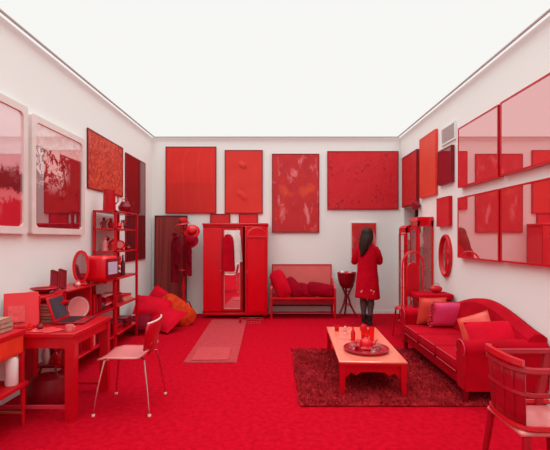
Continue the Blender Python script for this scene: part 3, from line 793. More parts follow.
for z in (.005, .04, .075): b.tube([(x, y, z) for x, y in rrect(-.20, .20, -.08, .08, .03)], .004, 6, True)
for x, y in rrect(-.20, .20, -.08, .08, .03, 8): b.rod((x, y, .005), (x, y, .075), .0025, seg=5)
for k in range(9): b.rod((-.18 + k * .045, -.08, .005), (-.18 + k * .045, .08, .005), .0025, seg=5)
b.make('wire', 'red', t)
B().box((-.195, -.002, .078), (-.185, .002, .08)).tube([(-.06, -.08, .075), (-.05, -.085, .10), (.05, -.085, .10), (.06, -.08, .075)], .004, 6).make('handle', 'red', t)

# ------------------------------------------------------------------ coat stand
t = T('coat_stand', 'dark red turned coat stand on splayed legs left of the wardrobe', 'coat stand', (-1.69, 7.24, 0))
B().lathe([(0, .10), (.035, .10), (.036, .16), (.024, .18), (.038, .30), (.022, .42), (.040, .55), (.024, .65), (.034, .85), (.022, 1.0), (.036, 1.15), (.02, 1.35), (.016, 1.62), (.026, 1.66), (0, 1.69)], seg=12).make('pole', 'red', t)
for k in range(4):
    a = R(25 + k * 90); c, s_ = math.cos(a), math.sin(a)
    B().tube([(.02 * c, .02 * s_, .30), (.10 * c, .10 * s_, .27), (.16 * c, .16 * s_, .12), (.21 * c, .21 * s_, .014), (.24 * c, .24 * s_, .014)], .014, 8).make('leg', 'red', t)
    B().tube([(.015 * c, .015 * s_, 1.52), (.10 * c, .10 * s_, 1.55), (.14 * c, .14 * s_, 1.62)], .009, 6).ball((.14 * c, .14 * s_, 1.63), .016, seg=8).make('hook', 'red', t)
    B().tube([(.015 * c, .015 * s_, 1.18), (.11 * c, .11 * s_, 1.20), (.14 * c, .14 * s_, 1.25)], .008, 6).make('hook', 'red', t)
B().tube([(.12 * math.cos(R(k * 20)), .12 * math.sin(R(k * 20)), .86) for k in range(18)], .009, 6, True).rod((-.12, 0, .86), (.12, 0, .86), .007).make('ring', 'red', t)
def coatobj(loc, L, w, d, m_, label, name='hanging_coat', cat='coat'):
    t = T(name, label, cat, loc)
    def fn(u, v):
        a = u * 2 * math.pi; f = 1 + .22 * math.sin(a * 4 + v * 2) * (.3 + .7 * v)
        g = .35 + .65 * min(1, v / .18)
        return (w / 2 * g * math.cos(a) * f, d / 2 * g * math.sin(a) * f, -v * L + (0.01 * math.sin(a * 3) if v > .98 else 0))
    B().grid(fn, 28, 12, closed_u=True).make('body', m_, t)
    B().tube([(w * .3, -d * .45, -.10), (w * .45, -d * .6, -L * .35), (w * .38, -d * .55, -L * .62)], [.03, .034, .028], 8).make('sleeve', m_, t)
    B().tube([(-.04, 0, -.0), (0, -.02, .015), (.04, 0, -.0)], .02, 8).make('collar', m_, t)
    return t
coatobj((-1.835, 7.17, 1.50), .86, .12, .12, 'velvet_dark', 'long wine-red coat hanging on the left of the coat stand')
coatobj((-1.60, 7.16, 1.42), .66, .13, .11, 'velvet_dark', 'short wine-red jacket hanging on the right of the coat stand', 'hanging_jacket', 'jacket')
coatobj((-1.765, 7.10, 1.44), .50, .08, .07, 'velvet_dark', 'dark red cardigan hanging in the middle of the coat stand', 'hanging_cardigan', 'cardigan')
def hat(loc, rot, s_, m_, label):
    t = T('hat', label, 'hat', loc, rot=rot)
    B().lathe([(0, .12 * s_), (.05 * s_, .118 * s_), (.085 * s_, .09 * s_), (.095 * s_, .015 * s_), (.135 * s_, -.005 * s_), (.15 * s_, -.02 * s_), (.132 * s_, -.012 * s_), (.09 * s_, .006 * s_), (0, .006 * s_)], seg=24).make('crown', m_, t)
    B().lathe([(.0955 * s_, .016 * s_), (.1 * s_, .018 * s_), (.097 * s_, .045 * s_), (.093 * s_, .045 * s_)], seg=24).make('band', 'dark', t)
hat((-1.70, 7.24, 1.70), (R(6), R(-8), 0), .9, 'red', 'red hat perched on top of the coat stand')
hat((-1.52, 7.14, 1.56), (R(60), R(12), 0), .95, 'bright', 'upper bright red hat on the right side of the coat stand')
hat((-1.53, 7.10, 1.39), (R(66), R(-8), 0), .9, 'velvet', 'lower dark red hat on the right side of the coat stand')
# ------------------------------------------------------------------ floor cushions
pillow((-1.97, 6.76, .30), .58, .52, .20, (R(-18), R(30), R(-14)), 'cush_bright', 'large red cushion standing on its corner at the back of the floor pile')
pillow((-1.66, 6.62, .24), .72, .42, .24, (R(-40), R(34), R(-14)), 'cush_orange', 'orange cushion on the right of the floor cushion pile', rd=.24)
pillow((-1.74, 6.22, .18), .56, .50, .20, (R(-60), R(8), R(-28)), 'cush_bright', 'large flat red cushion at the front of the floor pile')
pillow((-1.96, 6.34, .34), .60, .46, .20, (R(-56), R(12), R(16)), 'cush_bright', 'red cushion lying on top in the middle of the floor pile')
pillow((-2.10, 6.04, .15), .42, .40, .16, (R(-66), R(-10), 0), 'velvet_dark', 'wine-red cushion at the left of the floor pile by the shelf rack')

# ------------------------------------------------------------------ desk
DZ = .69
t = T('desk', 'plain red wooden desk with square legs carrying the laptop', 'desk', (-1.965, 3.46, 0))
B().box((-.39, -.345, DZ - .035), (.39, .345, DZ), .004).make('desk_top', 'red', t)
B().box((-.307, -.329, DZ - .12), (.307, -.309, DZ - .035)).box((-.307, .309, DZ - .12), (.307, .329, DZ - .035)).box((.355, -.275, DZ - .1), (.375, .275, DZ - .035)).box((-.375, -.275, DZ - .1), (-.355, .275, DZ - .035)).make('apron', 'red', t, smooth=False)
for sx in (-1, 1):
    for sy in (-1, 1): B().box((sx * .345 - .038, sy * .305 - .03, 0), (sx * .345 + .038, sy * .305 + .03, DZ - .035)).make('leg', 'red', t, smooth=False)
B().box((-.31, -.315, .09), (.31, -.295, .115)).make('stretcher', 'piping', t, smooth=False)
B().box((-.31, .295, .06), (.31, .315, .08)).make('stretcher', 'red', t, smooth=False)
# bag under the desk
t = T('duffel_bag', 'dark red rounded bag standing under the desk', 'bag', (-1.98, 3.46, 0))
B().lathe([(0, 0), (.12, 0), (.16, .04), (.165, .14), (.13, .23), (.06, .265), (0, .27)], seg=24, sy=.8).make('body', 'dark', t)
B().tube([(-.08, 0, .24), (-.06, 0, .32), (.06, 0, .32), (.08, 0, .24)], .01).make('handle', 'deep', t)

# laptop
t = T('laptop', 'open red laptop with a dark screen on the desk', 'laptop', (-1.80, 3.58, DZ + .001), R(5))
B().box((-.12, -.15, 0), (.12, .15, .018), .006, seg=2).make('base', 'dark', t)
B().box((-.09, -.13, .018), (.03, .13, .0215)).make('keyboard', 'black', t, smooth=False)
B().box((.045, -.04, .018), (.10, .04, .0195)).make('touchpad', 'red', t, smooth=False)
lid = B().box((-.008, -.15, 0), (.006, .15, .225), .005, seg=2).make('lid', 'red', t, loc=(-.12, 0, .018), rot=(0, R(-17), 0))
B().box((.0062, -.125, .022), (.0085, .125, .205)).make('screen', 'screen', lid, smooth=False)
t = T('mug', 'small pink cup beside the laptop at the desk edge', 'cup', (-1.66, 3.2, DZ + .001))
B().lathe([(0, 0), (.022, 0), (.03, .05), (.026, .05), (.02, .006), (0, .006)]).make('cup', 'pinkc', t)
B().tube([(.027, 0, .04), (.042, 0, .035), (.04, 0, .018), (.025, 0, .014)], .004).make('handle', 'pinkc', t)
# upright folder / open book display
t = T('folder_stand', 'large red folder propped upright at the back of the desk', 'folder', (-2.13, 3.34, DZ + .001), R(36))
B().box((-.125, 0, 0), (.125, .012, .29), .004, rot=(R(-20), 0, 0)).make('cover', 'bright', t)
B().box((-.10, -.036, .05), (.02, -.031, .19), rot=(R(-20), 0, 0)).make('label_sheet', 'labelred', t, smooth=False)
B().box((-.125, .05, 0), (.14, .085, .25), .004).make('box', 'red', t)
B().box((-.125, -.075, 0), (.125, .0, .012)).make('ledge', 'red', t, smooth=False)
def book(loc, w, d, h, rz, m_, label, group=None, rot=None, name='book', pages='paper'):
    """w spine length, d depth, h thickness, lying flat at its base"""
    t = T(name, label, 'book', loc, group=group, rot=rot or (0, 0, rz))
    B().box((-w / 2, -d / 2, 0), (w / 2, d / 2, .003)).box((-w / 2, -d / 2, h - .003), (w / 2, d / 2, h)).box((-w / 2, -d / 2, 0), (w / 2, -d / 2 + .004, h)).make('cover', m_, t, smooth=False)
    B().box((-w / 2 + .005, -d / 2 + .004, .003), (w / 2 - .005, d / 2 - .006, h - .003)).make('pages', pages, t, smooth=False)
    return t
cols = ['red', 'dark', 'bright', 'redmatt', 'deep', 'orange', 'salmon_matt']
z = DZ + .001
words = ['lowest', 'second', 'third', 'fourth', 'fifth', 'topmost']
for k in range(6):
    h_ = [.03, .025, .035, .02, .03, .022][k]
    book((-2.05, 3.63, z), .24, .19, h_, R([95, 84, 92, 100, 88, 80][k]), cols[k % 5], f'{words[k]} {"one up" if k and k < 5 else "book"} in the stack of red books behind the propped folder', 'stack of books on the desk')
    z += h_ + .0005
t = T('bowl', 'shallow dark red bowl on the wall shelf behind the desk', 'bowl', (-2.18, 3.74, .921))
B().lathe([(0, 0), (.04, 0), (.05, .012), (.10, .035), (.115, .045), (.108, .046), (.06, .02), (0, .014)], seg=24).make('dish', 'dark', t)
B().tube([(.111 * math.cos(R(k * 15)), .111 * math.sin(R(k * 15)), .046) for k in range(24)], .0045, 6, True).make('rim', 'bright', t)
for k, (x, y, m_, l_) in enumerate([(-1.98, 3.20, 'redglass', 'small red glass in front of the propped folder'), (-1.93, 3.26, 'dark', 'dark little pot right of the small red glass on the desk'), (-2.22, 3.19, 'deep', 'round dark inkpot at the left end of the desk')]):
    ornament((x, y, DZ + .001), .028, .06, m_, l_, 'pot', name='little_pot')
x0 = -1.80
for k in range(4):
    o = B().box((-.10, -.07, 0), (.10, .07, .0015)).make('paper_sheet', ['paperw', 'salmon_matt', 'labelred', 'pinkc'][k], loc=(-1.93 + .05 * k, 3.24 - .01 * k, DZ + .0012 + k * .0018), rot=(0, 0, R(20 - 27 * k)), smooth=False)
    if k in (0, 3): C.objects.unlink(o); bpy.data.objects.remove(o); continue
    tag(o, ['', 'coral sheet of paper under the red one at the desk front', 'light red sheet of paper at the desk front', ''][k], 'paper')

# ------------------------------------------------------------------ side table near left
t = T('side_table', 'orange-red two-tier side table cut off by the left edge', 'table', (-2.14, 2.72, 0))
B().box((-.215, -.36, .705), (.21, .36, .735), .004).make('table_top', 'red', t)
B().box((-.21, -.35, .56), (.195, .35, .705), .004).make('drawer_box', 'orange', t)
B().box((.195, -.3, .58), (.203, .3, .69)).ball((.212, 0, .635), .012).make('drawer', 'orange', t)
B().box((-.215, -.36, .305), (.225, .37, .335), .004).make('shelf', 'redmatt', t)
for sx, xx in ((-1, -.195), (1, .195)):
    for sy in (-1, 1):
        B().rod((xx, sy * .34, .30), (xx, sy * .345, 0), .02, .011).make('leg', 'redmatt', t)
        B().box((xx * .97 - .014, sy * .335 - .014, .335), (xx * .97 + .014, sy * .335 + .014, .57)).make('post', 'redmatt', t, smooth=False)
B().box((-.2, .33, .095), (.2, .345, .11)).make('stretcher', 'brass', t, smooth=False)
z = .736
for k in range(3):
    book((-2.09, 2.93, z), .22, .16, .033, R([90, 86, 93][k]), ['paper', 'paper', 'paper'][k], ['lowest of the three old books on the side table', 'middle one of the three old books on the side table', 'top one of the three old books on the side table'][k], 'old books on the side table'); z += .0335
o = B().lathe([(0, 0), (.04, 0), (.045, .01), (.045, .19), (.03, .21), (.034, .215), (0, .215)], seg=20).make('ceramic_jar', 'whitec', loc=(-1.985, 2.99, .336))
tag(o, 'tall off-white jar on the lower shelf of the side table', 'jar')

# ------------------------------------------------------------------ shell chair at the desk
t = T('shell_chair', 'red moulded plywood chair on thin steel legs pulled up to the desk', 'chair', (-1.255, 3.455, 0))
def seatfn(u, v):      # u along x: front (-x) to back (+x); v across y
    x = -.22 + .40 * u; y = (v - .5) * .40 * (1 - .10 * abs(2 * u - 1) ** 2)
    z = .455 - .02 * max(0, .2 - u) / .2 - .012 * (1 - (2 * v - 1) ** 2) - .006 * u
    if u > .82: z += (u - .82) ** 2 * 1.8
    return (x, y, z)
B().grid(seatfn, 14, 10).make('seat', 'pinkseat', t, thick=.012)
def backfn(u, v):      # u up
    z = .50 + .235 * u; hw = .15 + .07 * math.sin(min(1, u * 1.15) * math.pi / 2) - (.03 * max(0, u - .8) / .2)
    y = (v - .5) * 2 * hw; x = .185 + .03 * math.sin(u * 1.6) + .02 * u - .035 * (2 * v - 1) ** 2
    return (x, y, z)
bo = B().grid(backfn, 12, 12).make('backrest', 'shell', t, thick=.012)
B().grid(lambda u, v: (.165 + .03 * u, (v - .5) * (.16 + .04 * u), .452 + .10 * u ** 1.4), 6, 4).make('spine_link', 'shell', t, thick=.012)
top = [backfn(1, k / 12) for k in range(13)]
B().tube(top, .007, 6).make('top_edge', 'whitec', bo)
for sx, sy in ((-1, -1), (-1, 1), (1, -1), (1, 1)):
    B().tube([(sx * .10, sy * .06, .437), (sx * .165, sy * .165, .425), (sx * .20, sy * .205, .22), (sx * .226, sy * .231, .012)], .008, 8).make('leg', 'chrome', t)
    B().lathe([(0, 0), (.013, 0), (.012, .014), (0, .016)], (sx * .226, sy * .231, 0), 10).make('foot', 'whitec', t)

# ------------------------------------------------------------------ shelving along the left wall
SXB, SXF = -2.35, -2.05
def rack(name, label, y0, y1, top, shelves, open_back=False, r=.015):
    t = T(name, label, 'shelf', (0, 0, 0))
    for x in (SXB + r, SXF - r):
        for y in (y0 + r, y1 - r):
            B().box((x - r, y - r, 0), (x + r, y + r, top)).make('post', 'red', t, smooth=False)
    for z in shelves: B().box((SXB, y0, z - .022), (SXF, y1, z), .003).make('shelf_board', 'red', t)
    return t
rack('tall_shelf_rack', 'tall open red shelf rack by the cushions on the left wall', 5.10, 5.90, 1.79, [.20, .56, .92, 1.27, 1.56, 1.79])
rack('low_shelf_unit', 'long low red shelf unit between the desk and the tall rack', 3.86, 5.09, .92, [.20, .56, .92])
o = B().box((SXB, 4.40, .201), (SXF, 4.425, .535)).make('divider', 'red', smooth=False); o.parent = [x for x in C.objects if x.name.startswith('low_shelf_unit')][0]
o = B().box((SXB, 4.40, .561), (SXF, 4.425, .895)).make('divider', 'red', smooth=False); o.parent = [x for x in C.objects if x.name.startswith('low_shelf_unit')][0]
t = T('wall_shelf', 'red wall shelf behind the desk at the height of the low unit', 'shelf', (0, 0, 0))
B().box((XL + .002, 3.48, .898), (SXF, 3.855, .92), .003).make('shelf_board', 'red', t)
for y in (3.55, 3.8): B().prism([(XL + .002, .898), (SXF + .03, .898), (XL + .002, .76)], y - .01, y + .01).make('bracket', 'red', t, smooth=False)

# --- on the low unit's top
S1, S2, S3, S4, S5 = .201, .561, .921, 1.271, 1.561
t = T('television', 'small red portable television with a pale lit screen on the low shelf unit', 'television', (-2.02, 4.62, .921), R(-6))
b = B().box((-.18, -.17, .02), (.13, .17, .31), .06, seg=5); b.make('case', 'bright', t)
B().box((.125, -.14, .05), (.142, .14, .28), .01, seg=2).make('front_panel', 'dark', t)
B().box((.1425, -.125, .10), (.147, .075, .24), .004).make('screen', 'tv', t)
B().rod((.142, .12, .18), (.158, .12, .18), .014).rod((.142, .12, .12), (.158, .12, .12), .014).make('dial', 'whitec', t)
for sx in (-1, 1):
    for sy in (-1, 1): B().box((sx * .1 - .015, sy * .12 - .015, 0), (sx * .1 + .015, sy * .12 + .015, .022)).make('foot', 'dark', t)
t = T('table_mirror', 'upright red oval ring mirror left of the television', 'mirror', (-2.14, 4.37, .921), R(12))
B().ring([(x, z + .20) for x, z in el(.085, .18)], [(x, z + .20) for x, z in el(.06, .15)], -.018, .018).make('frame', 'bright', t)
B().prism([(x, z + .20) for x, z in el(.061, .151)], -.003, .003).make('mirror_glass', 'g_darkn', t, smooth=False)
B().box((-.07, -.05, 0), (.07, .05, .022), .006).make('base', 'red', t)
ornament((-2.09, 4.20, .921), .03, .07, 'pinkc', 'pink vase between the ring mirror and the little frames', name='small_vase')
for k, y in enumerate((3.90, 4.04)):
    t = T('photo_frame', ['near one of two dark standing photo frames on the low shelf unit', 'far one of two dark standing photo frames on the low shelf unit'][k], 'photo frame', (-2.17, y, .925), rot=(R(-18), R(-14), R(-12)), group='dark photo frames')
    bb = B().ring([(-.045, 0), (.045, 0), (.045, .2), (-.045, .2)], [(-.027, .018), (.027, .018), (.027, .182), (-.027, .182)], -.012, .012); bmesh.ops.rotate(bb.bm, verts=bb.bm.verts, cent=(0, 0, 0), matrix=Matrix.Rotation(R(90), 3, 'Z'))
    bb.make('frame', 'dark', t, smooth=False)
    B().box((-.006, -.028, .017), (.006, .028, .183)).make('photo', 'dark', t, smooth=False)
    B().beam((-.012, 0, .12), (-.085, 0, -.018 + .015), .02, .006).make('prop', 'dark', t)
# --- vases on the top of the rack
t = T('tall_vase', 'tall red cylindrical jug on top of the tall shelf rack', 'vase', (-2.18, 5.20, 1.791))
B().lathe([(0, 0), (.075, 0), (.08, .01), (.072, .24), (.075, .27), (.065, .275), (.06, .25), (.06, .02), (0, .02)], seg=24).make('body', 'red', t)
B().tube([(.072, 0, .23), (.11, 0, .22), (.115, 0, .12), (.075, 0, .08)], .008).make('handle', 'red', t)
t = T('round_pot', 'round dark red pot with a spout on top of the tall shelf rack', 'pot', (-2.13, 5.60, 1.791))
B().lathe([(0, 0), (.05, 0), (.085, .04), (.09, .08), (.06, .125), (.05, .15), (.045, .15), (0, .12)], seg=24).make('body', 'dark', t)
B().tube([(.08, 0, .08), (.11, 0, .11), (.125, 0, .14)], [.014, .01, .009]).make('spout', 'dark', t)
B().tube([(-.05, 0, .13), (-.03, 0, .19), (.03, 0, .19), (.05, 0, .13)], .006).make('handle', 'red', t)
# --- shelf contents of the rack
def fig(loc, s_, m_, label):
    t = T('figurine', label, 'figurine', loc)
    B().lathe([(0, 0), (.03 * s_, 0), (.028 * s_, .01 * s_), (.02 * s_, .03 * s_), (.026 * s_, .06 * s_), (.012 * s_, .085 * s_), (.018 * s_, .105 * s_), (0, .125 * s_)], seg=14).make('body', m_, t)
    B().tube([(-.02 * s_, 0, .07 * s_), (-.04 * s_, 0, .05 * s_), (-.03 * s_, 0, .03 * s_)], .006 * s_, 6).make('arm', m_, t)
    B().tube([(.02 * s_, 0, .07 * s_), (.04 * s_, 0, .085 * s_), (.045 * s_, 0, .10 * s_)], .006 * s_, 6).make('arm', m_, t)
fig((-2.25, 5.20, S5 + .0), 1.2, 'dark', 'dark red figurine on the highest inner shelf, left end')
fig((-2.14, 5.52, S5), 1.0, 'pinkc', 'pink figurine on the highest inner shelf, middle')
ornament((-2.20, 5.72, S5), .05, .13, 'deep', 'maroon vase on the highest inner shelf, right end', name='small_vase')
ornament((-2.12, 5.35, S5), .04, .10, 'bright', 'bright red vase on the highest inner shelf near the front', name='small_vase')
t = T('alarm_clock', 'round red clock with a pale face on the middle inner shelf', 'clock', (-2.09, 5.33, S4), R(10))
bb = B().rod((0, -.02, .075), (0, .02, .075), .06, seg=28); bb.make('case', 'bright', t)
B().rod((0, -.022, .075), (0, -.0205, .075), .045, seg=28).make('dial', 'pinkc', t)
B().rod((-.03, 0, .02), (-.045, 0, 0), .006).rod((.03, 0, .02), (.045, 0, 0), .006).make('foot', 'red', t)
fig((-2.24, 5.22, S4), 1.6, 'pinkc', 'larger pink figurine on the middle inner shelf, left end')
fig((-2.20, 5.45, S4), 1.2, 'bright', 'bright red figurine behind the round clock')
ornament((-2.10, 5.62, S4), .045, .07, 'dark', 'dark red bowl-like pot right of the round clock', 'pot', name='little_pot')
ornament((-2.22, 5.74, S4), .03, .08, 'whitec', 'small pale vase on the middle inner shelf, right end', name='small_vase')
fig((-2.14, 5.21, S4), 1.3, 'red', 'red figurine in front of the larger pink one on the middle inner shelf')
fig((-2.27, 5.36, S4), 1.5, 'dark', 'dark red figurine at the back of the middle inner shelf')
ornament((-2.11, 5.46, S4), .035, .06, 'redgloss', 'glossy red pot just right of the round clock', 'pot', name='little_pot')
ornament((-2.27, 5.46, S5), .045, .14, 'red', 'red vase at the back of the highest inner shelf', name='small_vase')
t = T('bottle', 'dark slim bottle standing between television and rack post', 'bottle', (-2.12, 5.50, S3))
B().lathe([(0, 0), (.03, 0), (.03, .17), (.011, .21), (.011, .26), (0, .26)], seg=14).make('body', 'deep', t)
B().lathe([(0, .26), (.013, .26), (.013, .28), (0, .28)], seg=12).make('cap', 'red', t)
t = T('bottle', 'red bottle at the far end of the rack shelf level with the television', 'bottle', (-2.2, 5.70, S3))
B().lathe([(0, 0), (.035, 0), (.035, .12), (.012, .17), (.012, .22), (0, .22)], seg=14).make('body', 'red', t)
B().lathe([(0, .22), (.014, .22), (.014, .235), (0, .235)], seg=12).make('cap', 'dark', t)
# books under the clock shelf: a pile
z = S3
for k in range(6):
    book((-2.2, 5.24, z), .2, .22, .045, R(92 - 4 * k), (cols + ['pinkc'])[(k * 3 + 1) % 8], ['lowest book of the flat pile at the left end of the rack shelf', 'second book up in the flat pile at the left end of the rack shelf', 'third book up in the flat pile at the left end of the rack shelf', 'fourth book up in the flat pile at the left end of the rack shelf', 'fifth book up in the flat pile at the left end of the rack shelf', 'top book of the flat pile at the left end of the rack shelf'][k], 'flat pile on the rack'); z += .0455
# row of upright books helper
def row(y0, y1, z, hmax, label, group, mats, lean=0, pale=0):
    y = y0; i = 0
    while y < y1 - .05:
        th = random.uniform(.018, .04); h_ = hmax * random.uniform(.72, 1); dd = random.uniform(.14, .2)
        m_ = random.choice(mats)
        o = B().box((-dd, 0, 0), (0, th - .002, h_), .002).make('book', m_, loc=(SXF - random.uniform(.03, .07), y, z), smooth=False)
        tag(o, label, 'book', group); y += th; i += 1
def pile(y, z, n, label, group, mats, x=-2.19):
    zz = z
    for k in range(n):
        h_ = random.uniform(.018, .035); a = random.uniform(-.12, .12)
        o = B().box((-.10, -.13, 0), (.10, .13, h_ - .001), .002).make('book', random.choice(mats), loc=(x + random.uniform(-.012, .012), y, zz), rot=(0, 0, a), smooth=False)
        tag(o, label, 'book', group); zz += h_
reds = ['red', 'dark', 'redmatt', 'velvet', 'deep', 'dark']; pales = ['paper', 'pinkc', 'salmon_matt', 'dark', 'red']
pile(4.97, S2, 7, 'book lying in the flat pile under the shelf board beside the television', 'flat pile on the low unit', reds + pales)
row(4.45, 4.80, S2, .24, 'book standing in the row beneath the television', 'row beneath the television', reds)
row(4.92, 5.06, S1, .24, 'book standing on the bottom shelf at the far end of the low unit', 'bottom row far end of low unit', reds)
row(4.45, 4.88, S1, .25, 'book standing on the bottom shelf in the middle of the low unit', 'bottom row of low unit', reds + ['pinkc'])
row(4.10, 4.38, S1, .24, 'book standing on the bottom shelf of the low unit just behind the desk', 'bottom row behind desk', reds)
for k, (x, y, r_, h_, m_, l_) in enumerate([(-2.27, 3.93, .04, .20, 'whitec', 'pale vase on the bottom shelf seen under the desk, nearest the wall'), (-2.19, 3.96, .035, .13, 'bright', 'small red vase beside the pale one on the bottom shelf'), (-2.11, 3.93, .03, .17, 'pinkc', 'pink vase on the bottom shelf at its front edge behind the desk')]):
    ornament((x, y, S1), r_, h_, m_, l_, name='small_vase')
pile(5.28, S2, 6, 'book in the flat pile at waist height in the tall rack, near end', 'rack pile near end', reds + pales)
pile(5.62, S2, 3, 'book in the flat pile at waist height in the tall rack, far end', 'rack pile far end', reds + pales)
pile(5.28, S1, 5, 'book lying on the lowest rack board, near end', 'rack floor pile near end', ['deep', 'dark', 'red'])
pile(5.65, S1, 4, 'book lying on the lowest rack board, far end', 'rack floor pile far end', ['deep', 'dark', 'red', 'salmon_matt'])
t = T('display_plate', 'pink round plate standing on edge under the ring mirror', 'plate', (-2.13, 4.30, S2), rot=(0, R(-8), R(-38)))
B().rod((-.006, 0, .125), (.006, 0, .125), .12, .12, 28).make('plate', 'pinkc', t)
B().tube([(.008, .105 * math.cos(R(k * 15)), .125 + .105 * math.sin(R(k * 15))) for k in range(24)], .004, 6, True).make('rim_line', 'whitec', t)
t = T('telephone', 'dark red desk telephone on the low unit beneath the photo frames', 'telephone', (-2.17, 4.02, S2), R(-70))
B().prism([(-.08, 0), (.08, 0), (.08, .03), (.02, .08), (-.06, .09), (-.08, .04)], -.09, .09, 'x').make('body', 'dark', t, smooth=False)
B().rod((0, .0, .085), (0, .01, .10), .045, seg=20).make('dial', 'pinkc', t)
B().tube([(-.11, -.05, .10), (-.10, -.05, .125), (.10, -.05, .125), (.11, -.05, .10)], [.022, .013, .013, .022]).make('handset', 'red', t)
ornament((-2.12, 4.84, S2), .045, .12, 'deep', 'maroon vase on the low unit next to the book row', name='small_vase')

# ------------------------------------------------------------------ person
def skin_obj(name, pts, edges, rad, m_, parent, lv=2):
    me = bpy.data.meshes.new(name); me.from_pydata([Vector(p) for p in pts], edges, []); me.update()
    o = bpy.data.objects.new(name, me); C.objects.link(o); o.parent = parent
    me.materials.append(M[m_])
    md = o.modifiers.new('skin', 'SKIN'); md.use_smooth_shade = True
    if not me.skin_vertices: bpy.context.view_layer.objects.active = o
    lay = me.skin_vertices[0].data if len(me.skin_vertices) else None
    if lay:
        for i, r_ in enumerate(rad): lay[i].radius = (r_, r_) if not isinstance(r_, tuple) else r_
        lay[0].use_root = True
    s_ = o.modifiers.new('sub', 'SUBSURF'); s_.levels = lv; s_.render_levels = lv
    return o
# faces +y (the back wall); x to her right is +x
P = T('person', 'standing person seen from behind in a red coat and dark patterned tights', 'person', (1.50, 6.66, 0), R(-10))
pts = [(0, 0, .84), (0, .0, 1.0), (0, -.005, 1.18), (0, 0, 1.30), (0, .005, 1.36), (0, .015, 1.43), (0, .02, 1.52),       # 0-6 pelvis..head
       (-.08, 0, .80), (-.062, .01, .45), (-.05, -.02, .09), (-.055, .10, .035),                                   # 7-10 left leg
       (.08, .0, .80), (.062, -.0, .45), (.04, -.07, .09), (.045, .04, .035),                                       # 11-14 right leg
       (-.125, 0, 1.25), (-.195, .04, 1.03), (-.13, .22, 1.12),                                                         # 15-17 left arm
       (.125, 0, 1.25), (.205, .05, 1.05), (.12, .24, 1.20)]                                                         # 18-20 right arm
ed = [(0, 1), (1, 2), (2, 3), (3, 4), (4, 5), (5, 6), (0, 7), (7, 8), (8, 9), (9, 10), (0, 11), (11, 12), (12, 13), (13, 14), (3, 15), (15, 16), (16, 17), (3, 18), (18, 19), (19, 20)]
rad = [(.11, .09), (.10, .075), (.11, .075), (.075, .05), .044, .050, .070, .080, .052, .032, .028, .080, .052, .032, .028, .036, .032, .024, .036, .032, .024]
body = skin_obj('body', pts, ed, rad, 'skin', P)
# head with face, hair
hd = B().ball((0, .022, 1.50), .082, (.90, 1.08, 1.22), 24)
hd.tube([(0, .105, 1.51), (0, .122, 1.485), (0, .112, 1.478)], [.008, .013, .01], 8)
for s_ in (-1, 1): hd.ball((s_ * .076, .02, 1.495), .018, (.4, .8, 1.2), 10)
hd.ball((0, .098, 1.455), .02, (1.1, .4, .35), 10)
head = hd.make('head', 'skin', P)
for s_ in (-1, 1): B().ball((s_ * .028, .10, 1.515), .011, (1, .6, .7), 10).make('eye', 'black', head)
def hairfn(u, v):
    a = u * 2 * math.pi; q = 0
    if v < .3:
        q = v / .3; r = .090 * math.sin(q * math.pi / 2) + .002; zz = 1.610 - (1 - math.cos(q * math.pi / 2)) * .10; q = 0
    else:
        q = (v - .3) / .7; r = .090 + .022 * math.sin(q * 3.1) - .028 * q * q; zz = 1.510 - q * (.29 + .09 * math.cos(a - 3.6))
    y = .018 + r * 1.08 * math.sin(a); x = r * math.cos(a) * (1 - .15 * q * q)
    if q > 0:     # open at the face: pull the front strands back round to the sides
        if math.sin(a) > .1: y = .018 + r * .25 - q * .06; x = math.copysign(r * (1 - .1 * math.sin(a)), math.cos(a)) * (1 - .2 * q)
        y -= q * .075
    fl = .004 + .016 * q
    x += fl * math.sin(a * 11 + v * 7) - .045 * q; y += fl * .6 * math.cos(a * 13 + v * 9); zz += .022 * math.sin(a * 8) * max(0, q - .6)
    return (x, y, zz)
B().grid(hairfn, 64, 24, closed_u=True).make('hair', 'hair', P, thick=.010)
# coat: shell around the torso
def coatfn(u, v):
    a = u * 2 * math.pi; z = 1.335 - v * .90
    keys = [(0, .075, .06), (.04, .13, .075), (.10, .16, .095), (.22, .158, .11), (.45, .158, .115), (.7, .18, .13), (1, .198, .145)]
    for (v0, a0, b0), (v1, a1, b1) in zip(keys, keys[1:]):
        if v <= v1 + 1e-9:
            f = (v - v0) / (v1 - v0); f = f * f * (3 - 2 * f); W_, D_ = a0 + (a1 - a0) * f, b0 + (b1 - b0) * f; break
    fo = 1 + .035 * math.sin(a * 7 + 1.3) * v
    return (W_ * math.cos(a) * fo, D_ * math.sin(a) * fo - .005, z + .012 * math.sin(a * 2) * v)
ct = B().grid(coatfn, 48, 26, closed_u=True).make('coat', 'coat', P, thick=.012)
for s_ in (-1, 1):
    pp = [(s_ * .115, -.0, 1.27), (s_ * .155, .0, 1.20), (s_ * .20, .03, 1.08), (s_ * .205, .06, 1.04), (s_ * .18, .14, 1.07 + .02 * (s_ > 0)), (s_ * .14, .21, 1.12 + .05 * (s_ > 0))]
    B().tube(pp, [.062, .066, .06, .058, .052, .048], 14).make('sleeve', 'coat', ct)
b = B()
for k in range(9): b.ball((.11 * math.sin(R(-60 + k * 15)), -.140 + .012 * abs(k - 4) / 4, .55 + .03 * math.sin(k * 2.4)), .019, (1, .35, .8), 8)
b.make('hem_print', 'lace', ct)
b = B().tube([(.082 * math.cos(R(k * 20)), .062 * math.sin(R(k * 20)), 1.335) for k in range(18)], .018, 8, True); b.make('collar', 'coat', ct)
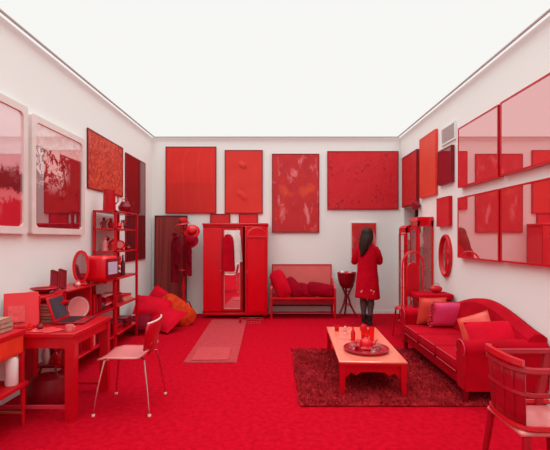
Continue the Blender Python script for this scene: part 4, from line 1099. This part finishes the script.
# tights and boots
for s_, sh, kn, an in ((-1, (-.08, 0, .80), (-.062, .01, .45), (-.05, -.02, .09)), (1, (.08, 0, .80), (.062, 0, .45), (.04, -.07, .09))):
    sh, kn, an = map(Vector, (sh, kn, an))
    B().tube([sh, sh.lerp(kn, .5), kn, kn.lerp(an, .3) - Vector((0, .012, 0)), kn.lerp(an, .7), an], [.092, .078, .058, .059, .043, .038], 14).make('tights', 'tights', P)
    f = Vector((an.x, an.y, 0))
    bt = B().tube([f + Vector((0, 0, .17)), f + Vector((0, 0, .13)), f + Vector((0, 0, .08))], [.048, .046, .046], 14)
    bt.ball(f + Vector((0, .06, .042)), .06, (.72, 1.9, .68), 14); bt.box(f + Vector((-.032, -.045, 0)), f + Vector((.032, .01, .05)), .008); bt.box(f + Vector((-.038, -.04, 0)), f + Vector((.038, .165, .014)), .006)
    bt.make('boot', 'boot', P)
# hands, holding a small phone in front of her
for s_, wr, mid in ((-1, (-.13, .22, 1.12), (-.06, .28, 1.16)), (1, (.12, .24, 1.20), (.05, .29, 1.22))):
    wr, mid = Vector(wr), Vector(mid); d = (mid - wr).normalized(); up = Vector((0, 0, 1)); sd = d.cross(up).normalized(); up = sd.cross(d)
    ps = [wr, wr + d * .05, wr + d * .08]; es = [(0, 1), (1, 2)]; rs = [.024, (.036, .02), (.036, .018)]
    for k in range(4):
        off = up * (.027 - .018 * k); L_ = [.062, .072, .068, .052][k]
        i = len(ps); ps += [wr + d * .085 + off, wr + d * (.085 + L_ * .55) + off + sd * .006 * s_, wr + d * (.085 + L_ * .9) + off + sd * .022 * s_]
        es += [(2, i), (i, i + 1), (i + 1, i + 2)]; rs += [.0095, .009, .0075]
    i = len(ps); ps += [wr + d * .03 + up * .035, wr + d * .06 + up * .055, wr + d * .085 + up * .06]; es += [(1, i), (i, i + 1), (i + 1, i + 2)]; rs += [.012, .010, .008]
    skin_obj('hand', ps, es, rs, 'skin', P, 1)
t = T('phone', 'dark phone held up in front of the standing person', 'phone', (1.545, 6.975, 1.19), rot=(R(-12), 0, 0))
B().box((-.036, -.005, 0), (.036, .004, .14), .004).make('case', 'black', t)
B().box((-.032, -.0062, .008), (.032, -.0052, .132)).make('screen', 'screen', t, smooth=False)
